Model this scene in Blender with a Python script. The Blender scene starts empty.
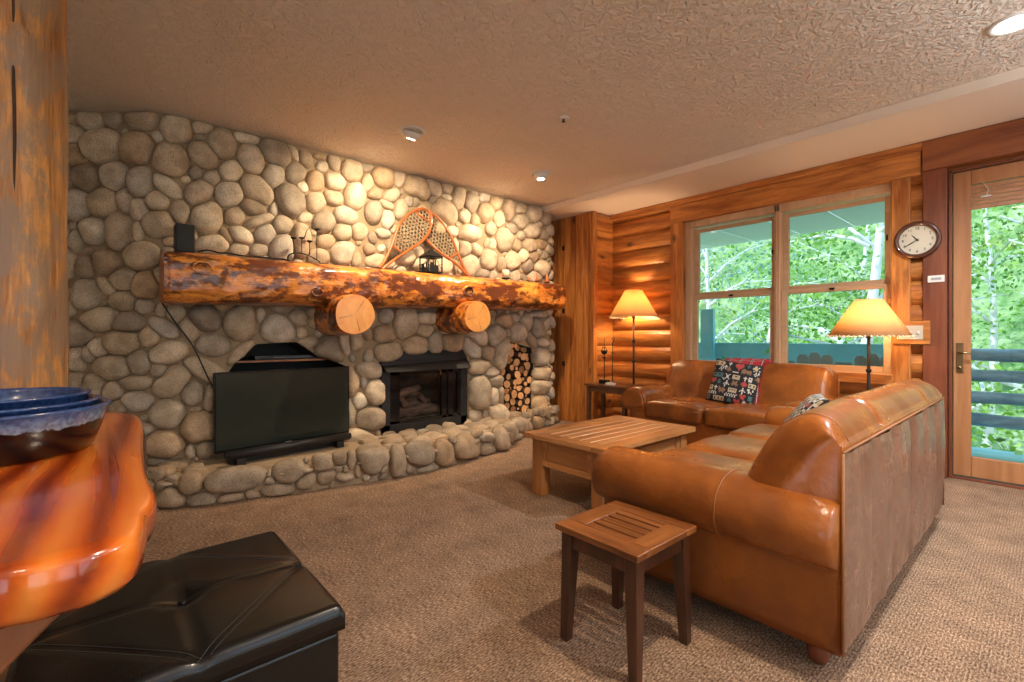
import bpy, bmesh, math, random
from mathutils import Vector, Matrix, noise, geometry
import numpy as np
random.seed(7)
SC = bpy.context.scene
COL = SC.collection
PI = math.pi

# ---------------------------------------------------------------- camera, world, exposure
F = 473.0; CX = 512.0; HY = 336.5; H = 1.15
FX, FY, RX, RY = -0.7536, 0.6574, 0.6574, 0.7536
cam = bpy.data.cameras.new('camera'); camo = bpy.data.objects.new('camera', cam); COL.objects.link(camo)
camo.location = (0, 0, H); camo.rotation_euler = (PI/2, 0, math.atan2(0.7536, 0.6574))
cam.sensor_width = 36; cam.lens = 36*F/1024; cam.shift_y = -4.5/1024; cam.clip_start = 0.02; cam.clip_end = 300
SC.camera = camo
SC.view_settings.view_transform = 'Standard'; SC.view_settings.look = 'None'
SC.view_settings.exposure = 0.42; SC.view_settings.gamma = 1; SC.view_settings.use_curve_mapping = False

world = bpy.data.worlds.new('world'); SC.world = world; world.use_nodes = True
wn = world.node_tree.nodes; wl = world.node_tree.links
bg = wn['Background']
tc = wn.new('ShaderNodeTexCoord'); sx = wn.new('ShaderNodeSeparateXYZ'); rp = wn.new('ShaderNodeValToRGB')
wl.new(tc.outputs['Generated'], sx.inputs[0]); wl.new(sx.outputs['Z'], rp.inputs[0]); wl.new(rp.outputs[0], bg.inputs[0])
rp.color_ramp.elements[0].position = 0.0; rp.color_ramp.elements[0].color = (0.85, 0.95, 1.0, 1)
rp.color_ramp.elements[1].position = 0.7; rp.color_ramp.elements[1].color = (0.35, 0.6, 1.0, 1)
bg.inputs[1].default_value = 1.7

def light(name, kind, loc, energy, color, size=0.1, target=None, spot=None, blend=0.6):
    l = bpy.data.lights.new(name, kind); l.energy = energy; l.color = color
    if kind == 'AREA': l.size = size; l.shape = 'DISK'
    elif kind in ('POINT', 'SPOT'): l.shadow_soft_size = size
    elif kind == 'SUN': l.angle = size
    if kind == 'SPOT': l.spot_size = spot; l.spot_blend = blend
    o = bpy.data.objects.new(name, l); COL.objects.link(o); o.location = loc
    if target is not None:
        d = Vector(target) - Vector(loc); o.rotation_euler = d.to_track_quat('-Z', 'Y').to_euler()
    return o
light('sun_light', 'SUN', (0, 0, 20), 3.2, (1.0, 0.95, 0.85), 0.01, target=(6, 9, 9))
WARM = (1.0, 0.72, 0.42)
CANW = (1.0, 0.80, 0.58); COOL = (.86, .93, 1.0)
CZ = 2.84; SZ = 2.77
CANS = [(-3.47, 1.94), (-3.49, 3.44), (-0.14, 3.71), (-0.30, 1.55), (-3.4, -0.9), (-0.3, -1.0), (1.4, 2.4), (-1.9, -2.2), (1.4, -1.5)]  # entries after the side-table one are unseen, added to brighten the room
CAN_W = [140, 140, 170, 120, 0, 10, 80, 0, 10]

# ---------------------------------------------------------------- pixel rays -> places
def ray(px):
    u = (px-CX)/F
    return FX+u*RX, FY+u*RY
def at_x(px, py, x):
    a, b = ray(px); t = x/a
    return b*t, H+(HY-py)/F*t
def at_y(px, py, y):
    a, b = ray(px); t = y/b
    return a*t, H+(HY-py)/F*t
def at_z(px, py, z):
    a, b = ray(px); t = (H-z)*F/(py-HY)
    return a*t, b*t

# ---------------------------------------------------------------- mesh builder
class MB:
    def __init__(s): s.v = []; s.f = []; s.m = []; s.uv = None
    def add(s, vs, fs, mi=0):
        n = len(s.v); s.v += [tuple(v) for v in vs]
        s.f += [tuple(i+n for i in f) for f in fs]; s.m += [mi]*len(fs); return s
    def box(s, x0, x1, y0, y1, z0, z1, mi=0, rot=None, piv=None):
        if x0 > x1: x0, x1 = x1, x0
        if y0 > y1: y0, y1 = y1, y0
        if z0 > z1: z0, z1 = z1, z0
        vs = [Vector(p) for p in [(x0,y0,z0),(x1,y0,z0),(x1,y1,z0),(x0,y1,z0),(x0,y0,z1),(x1,y0,z1),(x1,y1,z1),(x0,y1,z1)]]
        if rot is not None:
            p = Vector(piv or ((x0+x1)/2, (y0+y1)/2, (z0+z1)/2)); vs = [rot @ (v-p) + p for v in vs]
        return s.add(vs, [(0,3,2,1),(4,5,6,7),(0,1,5,4),(1,2,6,5),(2,3,7,6),(3,0,4,7)], mi)
    def loft(s, rings, cap=True, close=False, mi=0):
        n = len(rings[0]); base = len(s.v)
        for r in rings: s.v += [tuple(p) for p in r]
        m = len(rings); fs = []
        for i in range(m-1 if not close else m):
            a = base+i*n; b = base+((i+1) % m)*n
            for j in range(n): fs.append((a+j, a+(j+1) % n, b+(j+1) % n, b+j))
        if cap and not close:
            fs.append(tuple(base+j for j in range(n))[::-1]); fs.append(tuple(base+(m-1)*n+j for j in range(n)))
        s.f += fs; s.m += [mi]*len(fs); return s
    def tube(s, pts, r, n=8, mi=0, cap=True, close=False):
        pts = [Vector(p) for p in pts]; rs = r if isinstance(r, (list, tuple)) else [r]*len(pts); rings = []; prev = None
        m = len(pts)
        for i, p in enumerate(pts):
            if close: d = pts[(i+1) % m]-pts[i-1]
            else: d = (pts[min(i+1, m-1)]-pts[max(i-1, 0)])
            d.normalize()
            if prev is None:
                a = Vector((0,0,1)) if abs(d.z) < .9 else Vector((1,0,0)); u = d.cross(a).normalized()
            else:
                u = (prev-d*prev.dot(d)).normalized()
            prev = u; w = d.cross(u)
            rings.append([p+(u*math.cos(2*PI*k/n)+w*math.sin(2*PI*k/n))*rs[i] for k in range(n)])
        return s.loft(rings, cap, close, mi)
    def lathe(s, c, prof, n=24, mi=0, cap=True):
        rings = [[(c[0]+r*math.cos(2*PI*k/n), c[1]+r*math.sin(2*PI*k/n), c[2]+z) for k in range(n)] for r, z in prof]
        return s.loft(rings, cap, False, mi)
    def sup(s, c, d, e=0.4, n=20, mi=0, rot=None, e2=None):
        e2 = e if e2 is None else e2
        def p(x, k): return math.copysign(abs(x)**k, x)
        rings = []
        m = n//2
        for i in range(m+1):
            ph = -PI/2+PI*i/m; ph = max(-PI/2+1e-3, min(PI/2-1e-3, ph)); cz = p(math.cos(ph), e2); sz = p(math.sin(ph), e2); r = []
            for k in range(n):
                t = 2*PI*k/n
                v = Vector((d[0]*cz*p(math.cos(t), e), d[1]*cz*p(math.sin(t), e), d[2]*sz))
                if rot is not None: v = rot @ v
                r.append(v+Vector(c))
            rings.append(r)
        return s.loft(rings, True, False, mi)
    def prism(s, poly, a0, a1, axis='x', mi=0):
        if axis == 'x': rg = [[(a, p[0], p[1]) for p in poly] for a in (a0, a1)]
        elif axis == 'y': rg = [[(p[0], a, p[1]) for p in poly] for a in (a0, a1)]
        else: rg = [[(p[0], p[1], a) for p in poly] for a in (a0, a1)]
        return s.loft(rg, True, False, mi)
    def build(s, name, mats, parent=None, smooth=False, bevel=0, sub=0, disp=None, loc=None, seg=2, angle=None, sim=False):
        me = bpy.data.meshes.new(name); me.from_pydata(s.v, [], s.f); me.update()
        if not isinstance(mats, (list, tuple)): mats = [mats]
        for m in mats: me.materials.append(m)
        if len(mats) > 1: me.polygons.foreach_set('material_index', s.m)
        bm = bmesh.new(); bm.from_mesh(me); bmesh.ops.recalc_face_normals(bm, faces=bm.faces); bm.to_mesh(me); bm.free()
        if smooth: me.polygons.foreach_set('use_smooth', [True]*len(me.polygons))
        if s.uv:
            l = me.uv_layers.new(name='uv')
            for lp in me.loops: l.data[lp.index].uv = s.uv[lp.vertex_index]
        o = bpy.data.objects.new(name, me); COL.objects.link(o)
        if parent is not None: o.parent = parent; o.matrix_parent_inverse = Matrix.Identity(4)
        if loc is not None: o.location = loc
        if bevel:
            b = o.modifiers.new('bevel', 'BEVEL'); b.width = bevel; b.segments = seg; b.limit_method = 'ANGLE'; b.angle_limit = math.radians(40)
            if smooth is False and seg > 1:
                me.polygons.foreach_set('use_smooth', [True]*len(me.polygons)); b.harden_normals = True
        if sub:
            q = o.modifiers.new('subdivision', 'SUBSURF'); q.levels = sub; q.render_levels = sub
        return o
def thing(name, label, cat, loc=(0,0,0), rz=0, group=None):
    o = bpy.data.objects.new(name, None); COL.objects.link(o); o.location = loc; o.rotation_euler = (0,0,rz)
    o.empty_display_size = 0.1
    return tag(o, label, cat, group)
def tag(o, label, cat, group=None):
    o['label'] = label; o['category'] = cat
    if group: o['group'] = group
    return o
def struct(o): o['kind'] = 'structure'; return o
def catmull(pts, k=6, closed=False):
    out = []; n = len(pts); P = [Vector(p) for p in pts]
    rng = range(n) if closed else range(n-1)
    for i in rng:
        p0 = P[(i-1) % n] if closed or i > 0 else P[0]; p1 = P[i]; p2 = P[(i+1) % n]; p3 = P[(i+2) % n] if closed or i+2 < n else P[-1]
        for j in range(k):
            t = j/k
            out.append(0.5*((2*p1)+(p2-p0)*t+(2*p0-5*p1+4*p2-p3)*t*t+(3*p1-p0-3*p2+p3)*t**3))
    if not closed: out.append(P[-1])
    return out

# ---------------------------------------------------------------- materials
def nt(name):
    m = bpy.data.materials.new(name); m.use_nodes = True; t = m.node_tree; b = t.nodes['Principled BSDF']
    return m, t, t.nodes, t.links, b
def mat(name, color, rough=.5, metal=0, bump=0, bscale=50, coat=0, var=0, spec=None, emit=None, estr=0):
    m, t, N, L, b = nt(name)
    b.inputs['Base Color'].default_value = (*color, 1); b.inputs['Roughness'].default_value = rough; b.inputs['Metallic'].default_value = metal
    b.inputs['Coat Weight'].default_value = coat
    if spec is not None: b.inputs['Specular IOR Level'].default_value = spec
    if emit: b.inputs['Emission Color'].default_value = (*emit, 1); b.inputs['Emission Strength'].default_value = estr
    if bump or var:
        tc = N.new('ShaderNodeTexCoord'); no = N.new('ShaderNodeTexNoise'); no.inputs['Scale'].default_value = bscale; no.inputs['Detail'].default_value = 4
        L.new(tc.outputs['Object'], no.inputs['Vector'])
        if bump:
            bp = N.new('ShaderNodeBump'); bp.inputs['Strength'].default_value = bump; bp.inputs['Distance'].default_value = .01
            L.new(no.outputs[0], bp.inputs['Height']); L.new(bp.outputs[0], b.inputs['Normal'])
        if var:
            n2 = N.new('ShaderNodeTexNoise'); n2.inputs['Scale'].default_value = 4; n2.inputs['Detail'].default_value = 5; L.new(tc.outputs['Object'], n2.inputs['Vector'])
            mx = ramp(N, L, n2.outputs[0], [(.3, tuple(c*(1-var) for c in color)), (.7, tuple(min(1, c*(1+var)) for c in color))])
            L.new(mx, b.inputs['Base Color'])
    return m
def ramp(N, L, src, stops, interp='LINEAR'):
    r = N.new('ShaderNodeValToRGB'); e = r.color_ramp.elements; r.color_ramp.interpolation = interp
    while len(e) < len(stops): e.new(.5)
    for i, (p, c) in enumerate(stops):
        e[i].position = p; e[i].color = (*c, 1) if len(c) == 3 else c
    L.new(src, r.inputs[0]); return r.outputs[0]
def mixc(N, L, f, a, b, mode='MIX'):
    m = N.new('ShaderNodeMix'); m.data_type = 'RGBA'; m.blend_type = mode
    if isinstance(f, (int, float)): m.inputs[0].default_value = f
    else: L.new(f, m.inputs[0])
    for k, c in ((6, a), (7, b)):
        if isinstance(c, tuple): m.inputs[k].default_value = (*c, 1)
        else: L.new(c, m.inputs[k])
    return m.outputs[2]
def mathn(N, L, op, a, b=None):
    m = N.new('ShaderNodeMath'); m.operation = op
    for i, c in enumerate((a, b)):
        if c is None: continue
        if isinstance(c, (int, float)): m.inputs[i].default_value = c
        else: L.new(c, m.inputs[i])
    return m.outputs[0]
def wood(name, light_c, dark_c, axis='z', s=9, stretch=.1, rough=.4, coat=0, knot=0.0, knotc=(.06,.02,.01), knots=1.6, island=.25, bump=.15, patch=0.0, patchc=(.05,.02,.01), fine=1.0, dist=1.2):
    m, t, N, L, b = nt(name)
    tc = N.new('ShaderNodeTexCoord'); geo = N.new('ShaderNodeNewGeometry')
    mp = N.new('ShaderNodeMapping'); sc = [1, 1, 1]; sc['xyz'.index(axis)] = stretch; mp.inputs['Scale'].default_value = sc
    isl = N.new('ShaderNodeVectorMath'); isl.operation = 'SCALE'; isl.inputs[0].default_value = (7, 5, 9); L.new(geo.outputs['Random Per Island'], isl.inputs['Scale'])
    ad = N.new('ShaderNodeVectorMath'); ad.operation = 'ADD'; L.new(tc.outputs['Object'], ad.inputs[0]); L.new(isl.outputs[0], ad.inputs[1]); L.new(ad.outputs[0], mp.inputs[0])
    n1 = N.new('ShaderNodeTexNoise'); n1.inputs['Scale'].default_value = s; n1.inputs['Detail'].default_value = 6; n1.inputs['Distortion'].default_value = dist; L.new(mp.outputs[0], n1.inputs[0])
    n2 = N.new('ShaderNodeTexNoise'); n2.inputs['Scale'].default_value = s*7; n2.inputs['Detail'].default_value = 3; L.new(mp.outputs[0], n2.inputs[0])
    f = mathn(N, L, 'ADD', mathn(N, L, 'MULTIPLY', n1.outputs[0], 1.0), mathn(N, L, 'MULTIPLY', mathn(N, L, 'SUBTRACT', n2.outputs[0], .5), .35*fine))
    c = ramp(N, L, f, [(.32, dark_c), (.5, tuple((a+d)/2 for a, d in zip(light_c, dark_c))), (.66, light_c)])
    if island:
        v = ramp(N, L, geo.outputs['Random Per Island'], [(0, (1-island,)*3), (1, (1+island*.3,)*3)])
        c = mixc(N, L, 1.0, c, v, 'MULTIPLY')
    if patch:
        n3 = N.new('ShaderNodeTexNoise'); n3.inputs['Scale'].default_value = 8.5; n3.inputs['Detail'].default_value = 12; n3.inputs['Roughness'].default_value = .72
        mp3 = N.new('ShaderNodeMapping'); s3 = [1, 1, 1]; s3['xyz'.index(axis)] = .45; mp3.inputs['Scale'].default_value = s3; L.new(tc.outputs['Object'], mp3.inputs[0]); L.new(mp3.outputs[0], n3.inputs[0])
        pf = ramp(N, L, n3.outputs[0], [(.5-patch*.05, (0,0,0)), (.575-patch*.05, (patch,)*3)])
        c = mixc(N, L, pf, c, patchc)
    if knot:
        mk = N.new('ShaderNodeMapping'); sk = [1.0, 1.0, 1.0]; sk['xyz'.index(axis)] = .55; mk.inputs['Scale'].default_value = sk; L.new(ad.outputs[0], mk.inputs[0])
        vo = N.new('ShaderNodeTexVoronoi'); vo.inputs['Scale'].default_value = knots*2.2; L.new(mk.outputs[0], vo.inputs[0])
        kf = ramp(N, L, vo.outputs['Distance'], [(.05, (knot,)*3), (.10, (knot*.4,)*3), (.15, (0,0,0))])
        c = mixc(N, L, kf, c, knotc)
    L.new(c, b.inputs['Base Color']); b.inputs['Roughness'].default_value = rough; b.inputs['Coat Weight'].default_value = coat; b.inputs['Coat Roughness'].default_value = .12
    if bump:
        bp = N.new('ShaderNodeBump'); bp.inputs['Strength'].default_value = bump; bp.inputs['Distance'].default_value = .004; L.new(f, bp.inputs['Height']); L.new(bp.outputs[0], b.inputs['Normal'])
    return m
PINE_L, PINE_D = (.68, .27, .06), (.33, .095, .018)
M = {}
M['pine_v'] = wood('knotty_pine_upright', PINE_L, PINE_D, 'z', 12, knot=.9)
M['pine_x'] = wood('knotty_pine_level', PINE_L, PINE_D, 'x', 12, knot=.9, knots=1.5)
M['pine_y'] = wood('knotty_pine_depth', PINE_L, PINE_D, 'y', 12, knot=.9)
M['red_v'] = wood('reddish_board_upright', (.26, .075, .03), (.14, .035, .015), 'z', 7, knot=.8)
M['red_x'] = wood('reddish_board_level', (.34, .11, .035), (.19, .05, .018), 'x', 7, knot=.8)
M['frame_v'] = wood('window_frame_upright', (.64, .43, .26), (.52, .32, .17), 'z', 6, island=0, knot=0)
M['frame_x'] = wood('window_frame_level', (.64, .43, .26), (.52, .32, .17), 'x', 6, island=0, knot=0)
M['doorwood'] = wood('door_wood', (.52, .24, .10), (.38, .155, .055), 'z', 6, island=0)
M['mantel'] = wood('mantel_log_wood', (.90, .36, .06), (.52, .13, .015), 'y', 15, .16, rough=.32, coat=.5, knot=.95, knots=1.5, island=0, patch=.95, patchc=(.10, .02, .008), bump=1.0)
M['cutend'] = wood('sawn_log_end', (.90, .44, .13), (.78, .30, .06), 'z', 4, .8, rough=.35, coat=.4, island=0, bump=.05)
M['slab'] = wood('glossy_slab_wood', (.66, .15, .014), (.25, .026, .003), 'x', 10, .03, dist=.12, rough=.15, coat=.7, island=0, bump=.04, knot=0)
def slab_mat():
    m, t, N, L, b = nt('glossy_slab_wood')
    tc = N.new('ShaderNodeTexCoord'); w = N.new('ShaderNodeTexWave'); w.bands_direction = 'Y'; w.inputs['Scale'].default_value = 4.5; w.inputs['Distortion'].default_value = 3.5; w.inputs['Detail'].default_value = 3; w.inputs['Detail Scale'].default_value = .8; w.inputs['Detail Roughness'].default_value = .45
    mp = N.new('ShaderNodeMapping'); mp.inputs['Scale'].default_value = (.45, 1, 1.6); mp.inputs['Rotation'].default_value = (.25, 0, .12); L.new(tc.outputs['Object'], mp.inputs[0]); L.new(mp.outputs[0], w.inputs[0])
    n = N.new('ShaderNodeTexNoise'); n.inputs['Scale'].default_value = 26; n.inputs['Detail'].default_value = 4; m2 = N.new('ShaderNodeMapping'); m2.inputs['Scale'].default_value = (.06, 1, 1); L.new(tc.outputs['Object'], m2.inputs[0]); L.new(m2.outputs[0], n.inputs[0])
    f = mathn(N, L, 'ADD', mathn(N, L, 'MULTIPLY', w.outputs[0], .62), mathn(N, L, 'MULTIPLY', n.outputs[0], .45))
    L.new(ramp(N, L, f, [(.18, (.20, .018, .002)), (.42, (.46, .072, .005)), (.68, (.66, .14, .012)), (.9, (.76, .22, .03))]), b.inputs['Base Color'])
    b.inputs['Roughness'].default_value = .2; b.inputs['Coat Weight'].default_value = .6; b.inputs['Coat Roughness'].default_value = .08
    return m
M['slab'] = slab_mat()
M['slableg'] = wood('slab_leg_wood', (.42, .16, .06), (.22, .07, .025), 'z', 6, .2, rough=.35, island=0)
M['post'] = wood('peeled_log_wood', (.60, .28, .08), (.22, .08, .022), 'z', 24, .07, rough=.55, coat=.08, knot=1, knots=1.2, island=0, patch=.8, patchc=(.24, .17, .12), bump=1.0)
M['bark'] = mat('bark', (.05, .022, .012), .8, bump=1, bscale=60)
M['tablewood'] = wood('coffee_table_pine', (.58, .27, .095), (.38, .15, .045), 'y', 7, .12, rough=.3, coat=.3, knot=.5, island=.12)
M['tablewood_x'] = wood('coffee_table_pine_cross', (.58, .27, .095), (.38, .15, .045), 'x', 7, .12, rough=.3, coat=.3, knot=.5, island=.12)
M['tablewood_z'] = wood('coffee_table_pine_upright', (.50, .22, .07), (.36, .14, .04), 'z', 7, .12, rough=.35, coat=.2, island=.12)
M['walnut_x'] = wood('side_table_top_cross', (.33, .115, .03), (.13, .04, .012), 'x', 12, .1, rough=.28, coat=.3, island=.35)
M['walnut_y'] = wood('side_table_top_rail', (.33, .115, .03), (.13, .04, .012), 'y', 12, .1, rough=.28, coat=.3, island=.35)
M['walnut_z'] = wood('side_table_leg_wood', (.085, .028, .012), (.035, .012, .007), 'z', 12, .1, rough=.3, coat=.3, island=.1)
M['darkend'] = wood('end_table_wood', (.16, .06, .025), (.07, .025, .012), 'x', 10, .1, rough=.3, coat=.3, island=.1)
M['black'] = mat('matt_black', (.012, .012, .013), .45)
M['iron'] = mat('black_iron', (.01, .01, .011), .5, .3)
M['blackgloss'] = mat('gloss_black', (.008, .008, .009), .12)
M['screen'] = mat('tv_screen', (.022, .028, .022), .16, spec=.5)  # greenish base stands in for the dim reflection on the screen
M['steel'] = mat('brushed_steel', (.5, .5, .5), .3, 1)
M['brass'] = mat('aged_brass', (.30, .21, .11), .35, 1)
M['white'] = mat('white_plastic', (.75, .72, .66), .4)
M['ivory'] = mat('ivory_plate', (.62, .52, .38), .4)
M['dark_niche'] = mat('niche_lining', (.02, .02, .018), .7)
M['firebox'] = mat('firebox_brick', (.055, .045, .035), .8, bump=.4, bscale=20)
M['shade'] = None
def leather(name, c1, c2, rough, bs=160, wr=.25):
    m, t, N, L, b = nt(name)
    tc = N.new('ShaderNodeTexCoord'); n = N.new('ShaderNodeTexNoise'); n.inputs['Scale'].default_value = 5; n.inputs['Detail'].default_value = 6; L.new(tc.outputs['Object'], n.inputs[0])
    c = ramp(N, L, n.outputs[0], [(.3, c2), (.65, c1)]); L.new(c, b.inputs['Base Color'])
    n2 = N.new('ShaderNodeTexVoronoi'); n2.inputs['Scale'].default_value = bs; L.new(tc.outputs['Object'], n2.inputs[0])
    n3 = N.new('ShaderNodeTexNoise'); n3.inputs['Scale'].default_value = 7; n3.inputs['Detail'].default_value = 4; n3.inputs['Distortion'].default_value = .3; L.new(tc.outputs['Object'], n3.inputs[0])
    b1 = N.new('ShaderNodeBump'); b1.inputs['Strength'].default_value = .08; b1.inputs['Distance'].default_value = .002; L.new(n2.outputs[0], b1.inputs['Height'])
    b2 = N.new('ShaderNodeBump'); b2.inputs['Strength'].default_value = wr; b2.inputs['Distance'].default_value = .03; L.new(n3.outputs[0], b2.inputs['Height']); L.new(b1.outputs[0], b2.inputs['Normal']); L.new(b2.outputs[0], b.inputs['Normal'])
    rr = ramp(N, L, n.outputs[0], [(.3, (rough*1.25,)*3), (.7, (rough*.85,)*3)]); L.new(rr, b.inputs['Roughness'])
    return m
M['leather'] = leather('tan_leather', (.33, .098, .017), (.16, .043, .008), .28)
M['leathersheen'] = leather('tan_leather_back_sheen', (.30, .155, .085), (.23, .115, .06), .36, wr=.3)
M['leathersheen'] = leather('tan_leather_back_sheen', (.26, .14, .09), (.18, .088, .052), .28, wr=.6)  # greyer copy of the tan leather, window sheen put into its colour
M['blackleather'] = leather('black_leather', (.008, .008, .0075), (.006, .006, .0055), .20, 220, .05)
def ceiling_mat():
    m, t, N, L, b = nt('textured_ceiling_plaster')
    tc = N.new('ShaderNodeTexCoord'); n = N.new('ShaderNodeTexNoise'); n.inputs['Scale'].default_value = 21; n.inputs['Detail'].default_value = 6; n.inputs['Distortion'].default_value = 1.3; L.new(tc.outputs['Object'], n.inputs[0])
    r = ramp(N, L, n.outputs[0], [(.42, (0,0,0)), (.62, (1,1,1))])
    bp = N.new('ShaderNodeBump'); bp.inputs['Strength'].default_value = .8; bp.inputs['Distance'].default_value = .016; L.new(r, bp.inputs['Height']); L.new(bp.outputs[0], b.inputs['Normal'])
    b.inputs['Base Color'].default_value = (.80, .69, .57, 1); b.inputs['Roughness'].default_value = .75
    return m
M['ceiling'] = ceiling_mat()
M['plaster'] = mat('soffit_plaster', (.80, .69, .57), .8)
def carpet_mat():
    m, t, N, L, b = nt('ribbed_carpet')
    tc = N.new('ShaderNodeTexCoord')
    mp = N.new('ShaderNodeMapping'); mp.inputs['Scale'].default_value = (1, .35, 1); L.new(tc.outputs['Object'], mp.inputs[0])
    n = N.new('ShaderNodeTexNoise'); n.inputs['Scale'].default_value = 190; n.inputs['Detail'].default_value = 3; L.new(mp.outputs[0], n.inputs[0])
    w = N.new('ShaderNodeTexWave'); w.bands_direction = 'X'; w.inputs['Scale'].default_value = 26; w.inputs['Distortion'].default_value = 3; w.inputs['Detail'].default_value = 2; w.inputs['Detail Scale'].default_value = 8; L.new(tc.outputs['Object'], w.inputs[0])
    n2 = N.new('ShaderNodeTexNoise'); n2.inputs['Scale'].default_value = 5; n2.inputs['Detail'].default_value = 9; n2.inputs['Roughness'].default_value = .7; L.new(tc.outputs['Object'], n2.inputs[0])
    f = mathn(N, L, 'ADD', mathn(N, L, 'MULTIPLY', n.outputs[0], .92), mathn(N, L, 'MULTIPLY', w.outputs[0], .08))
    c = ramp(N, L, f, [(.32, (.10, .058, .036)), (.5, (.29, .18, .112)), (.68, (.56, .39, .265))])
    v = ramp(N, L, n2.outputs[0], [(.3, (.68,)*3), (.7, (1.2,)*3)]); c = mixc(N, L, 1.0, c, v, 'MULTIPLY')
    L.new(c, b.inputs['Base Color']); b.inputs['Roughness'].default_value = .95; b.inputs['Specular IOR Level'].default_value = .1
    bp = N.new('ShaderNodeBump'); bp.inputs['Strength'].default_value = .7; bp.inputs['Distance'].default_value = .01; L.new(f, bp.inputs['Height']); L.new(bp.outputs[0], b.inputs['Normal'])
    return m
M['carpet'] = carpet_mat()
def stone_mat(name, stops, mul=1):
    m, t, N, L, b = nt(name)
    tc = N.new('ShaderNodeTexCoord'); geo = N.new('ShaderNodeNewGeometry')
    c = ramp(N, L, geo.outputs['Random Per Island'], stops)
    n = N.new('ShaderNodeTexNoise'); n.inputs['Scale'].default_value = 9; n.inputs['Detail'].default_value = 6; L.new(tc.outputs['Object'], n.inputs[0])
    n2 = N.new('ShaderNodeTexNoise'); n2.inputs['Scale'].default_value = 110; n2.inputs['Detail'].default_value = 2; L.new(tc.outputs['Object'], n2.inputs[0])
    c = mixc(N, L, 1.0, c, ramp(N, L, n.outputs[0], [(.3, (.68, .62, .54)), (.7, (1.15, 1.1, 1.04))]), 'MULTIPLY')
    c = mixc(N, L, 1.0, c, ramp(N, L, n2.outputs[0], [(.35, (.74, .72, .70)), (.5, (1, 1, 1)), (.66, (1.12, 1.12, 1.12))]), 'MULTIPLY')
    L.new(c, b.inputs['Base Color']); b.inputs['Roughness'].default_value = .78
    f = mathn(N, L, 'ADD', n.outputs[0], mathn(N, L, 'MULTIPLY', n2.outputs[0], .3))
    bp = N.new('ShaderNodeBump'); bp.inputs['Strength'].default_value = .5; bp.inputs['Distance'].default_value = .02; L.new(f, bp.inputs['Height']); L.new(bp.outputs[0], b.inputs['Normal'])
    return m
M['stone'] = stone_mat('river_stone', [(0, (.46, .38, .28)), (.2, (.62, .53, .40)), (.35, (.36, .32, .26)), (.5, (.72, .63, .49)), (.62, (.30, .26, .215)), (.75, (.52, .39, .25)), (.88, (.50, .47, .42)), (1, (.72, .65, .53))])
M['hearthstone'] = stone_mat('hearth_stone', [(0, (.34, .27, .19)), (.3, (.42, .34, .25)), (.6, (.30, .25, .19)), (.8, (.40, .29, .18)), (1, (.46, .40, .32))])
M['mortar'] = mat('sand_mortar', (.33, .24, .145), .9, bump=.5, bscale=80, var=.12)
def glass_mat():
    m, t, N, L, b = nt('clear_window_glass'); N.remove(b)
    tr = N.new('ShaderNodeBsdfTransparent'); tr.inputs[0].default_value = (.93, .98, .98, 1); gl = N.new('ShaderNodeBsdfGlossy'); gl.inputs['Roughness'].default_value = .02
    fr = N.new('ShaderNodeFresnel'); fr.inputs[0].default_value = 1.45; mx = N.new('ShaderNodeMixShader')
    L.new(fr.outputs[0], mx.inputs[0]); L.new(tr.outputs[0], mx.inputs[1]); L.new(gl.outputs[0], mx.inputs[2]); L.new(mx.outputs[0], N['Material Output'].inputs[0])
    return m
M['glass'] = glass_mat()
def shade_mat():
    m, t, N, L, b = nt('lamp_shade_paper'); N.remove(b)
    d = N.new('ShaderNodeBsdfDiffuse'); d.inputs[0].default_value = (.80, .58, .32, 1); tl = N.new('ShaderNodeBsdfTranslucent'); tl.inputs[0].default_value = (.88, .62, .32, 1)
    mx = N.new('ShaderNodeMixShader'); mx.inputs[0].default_value = .55; L.new(d.outputs[0], mx.inputs[1]); L.new(tl.outputs[0], mx.inputs[2]); L.new(mx.outputs[0], N['Material Output'].inputs[0])
    return m
M['shade'] = shade_mat()
M['bulb'] = mat('lit_bulb', (1, .9, .7), emit=(1, .75, .45), estr=25)
M['canbulb'] = mat('lit_downlight', (1, .95, .85), emit=(1, .9, .75), estr=12)

# ---------------------------------------------------------------- the setting
WX = -4.41; WY = 5.24; XR = 2.5; YB = -3.4; XL = -6.2
b = MB(); b.box(XL, XR+.1, YB-.1, WY+.12, -.08, 0); struct(b.build('floor', M['carpet']))
b = MB(); b.box(XL, XR+.1, YB-.1, 4.36, CZ, CZ+.12); struct(b.build('ceiling', M['ceiling']))
b = MB(); b.box(XL, XR+.1, 4.36, WY+.12, SZ, CZ+.12); struct(b.build('ceiling', M['plaster']))
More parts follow.
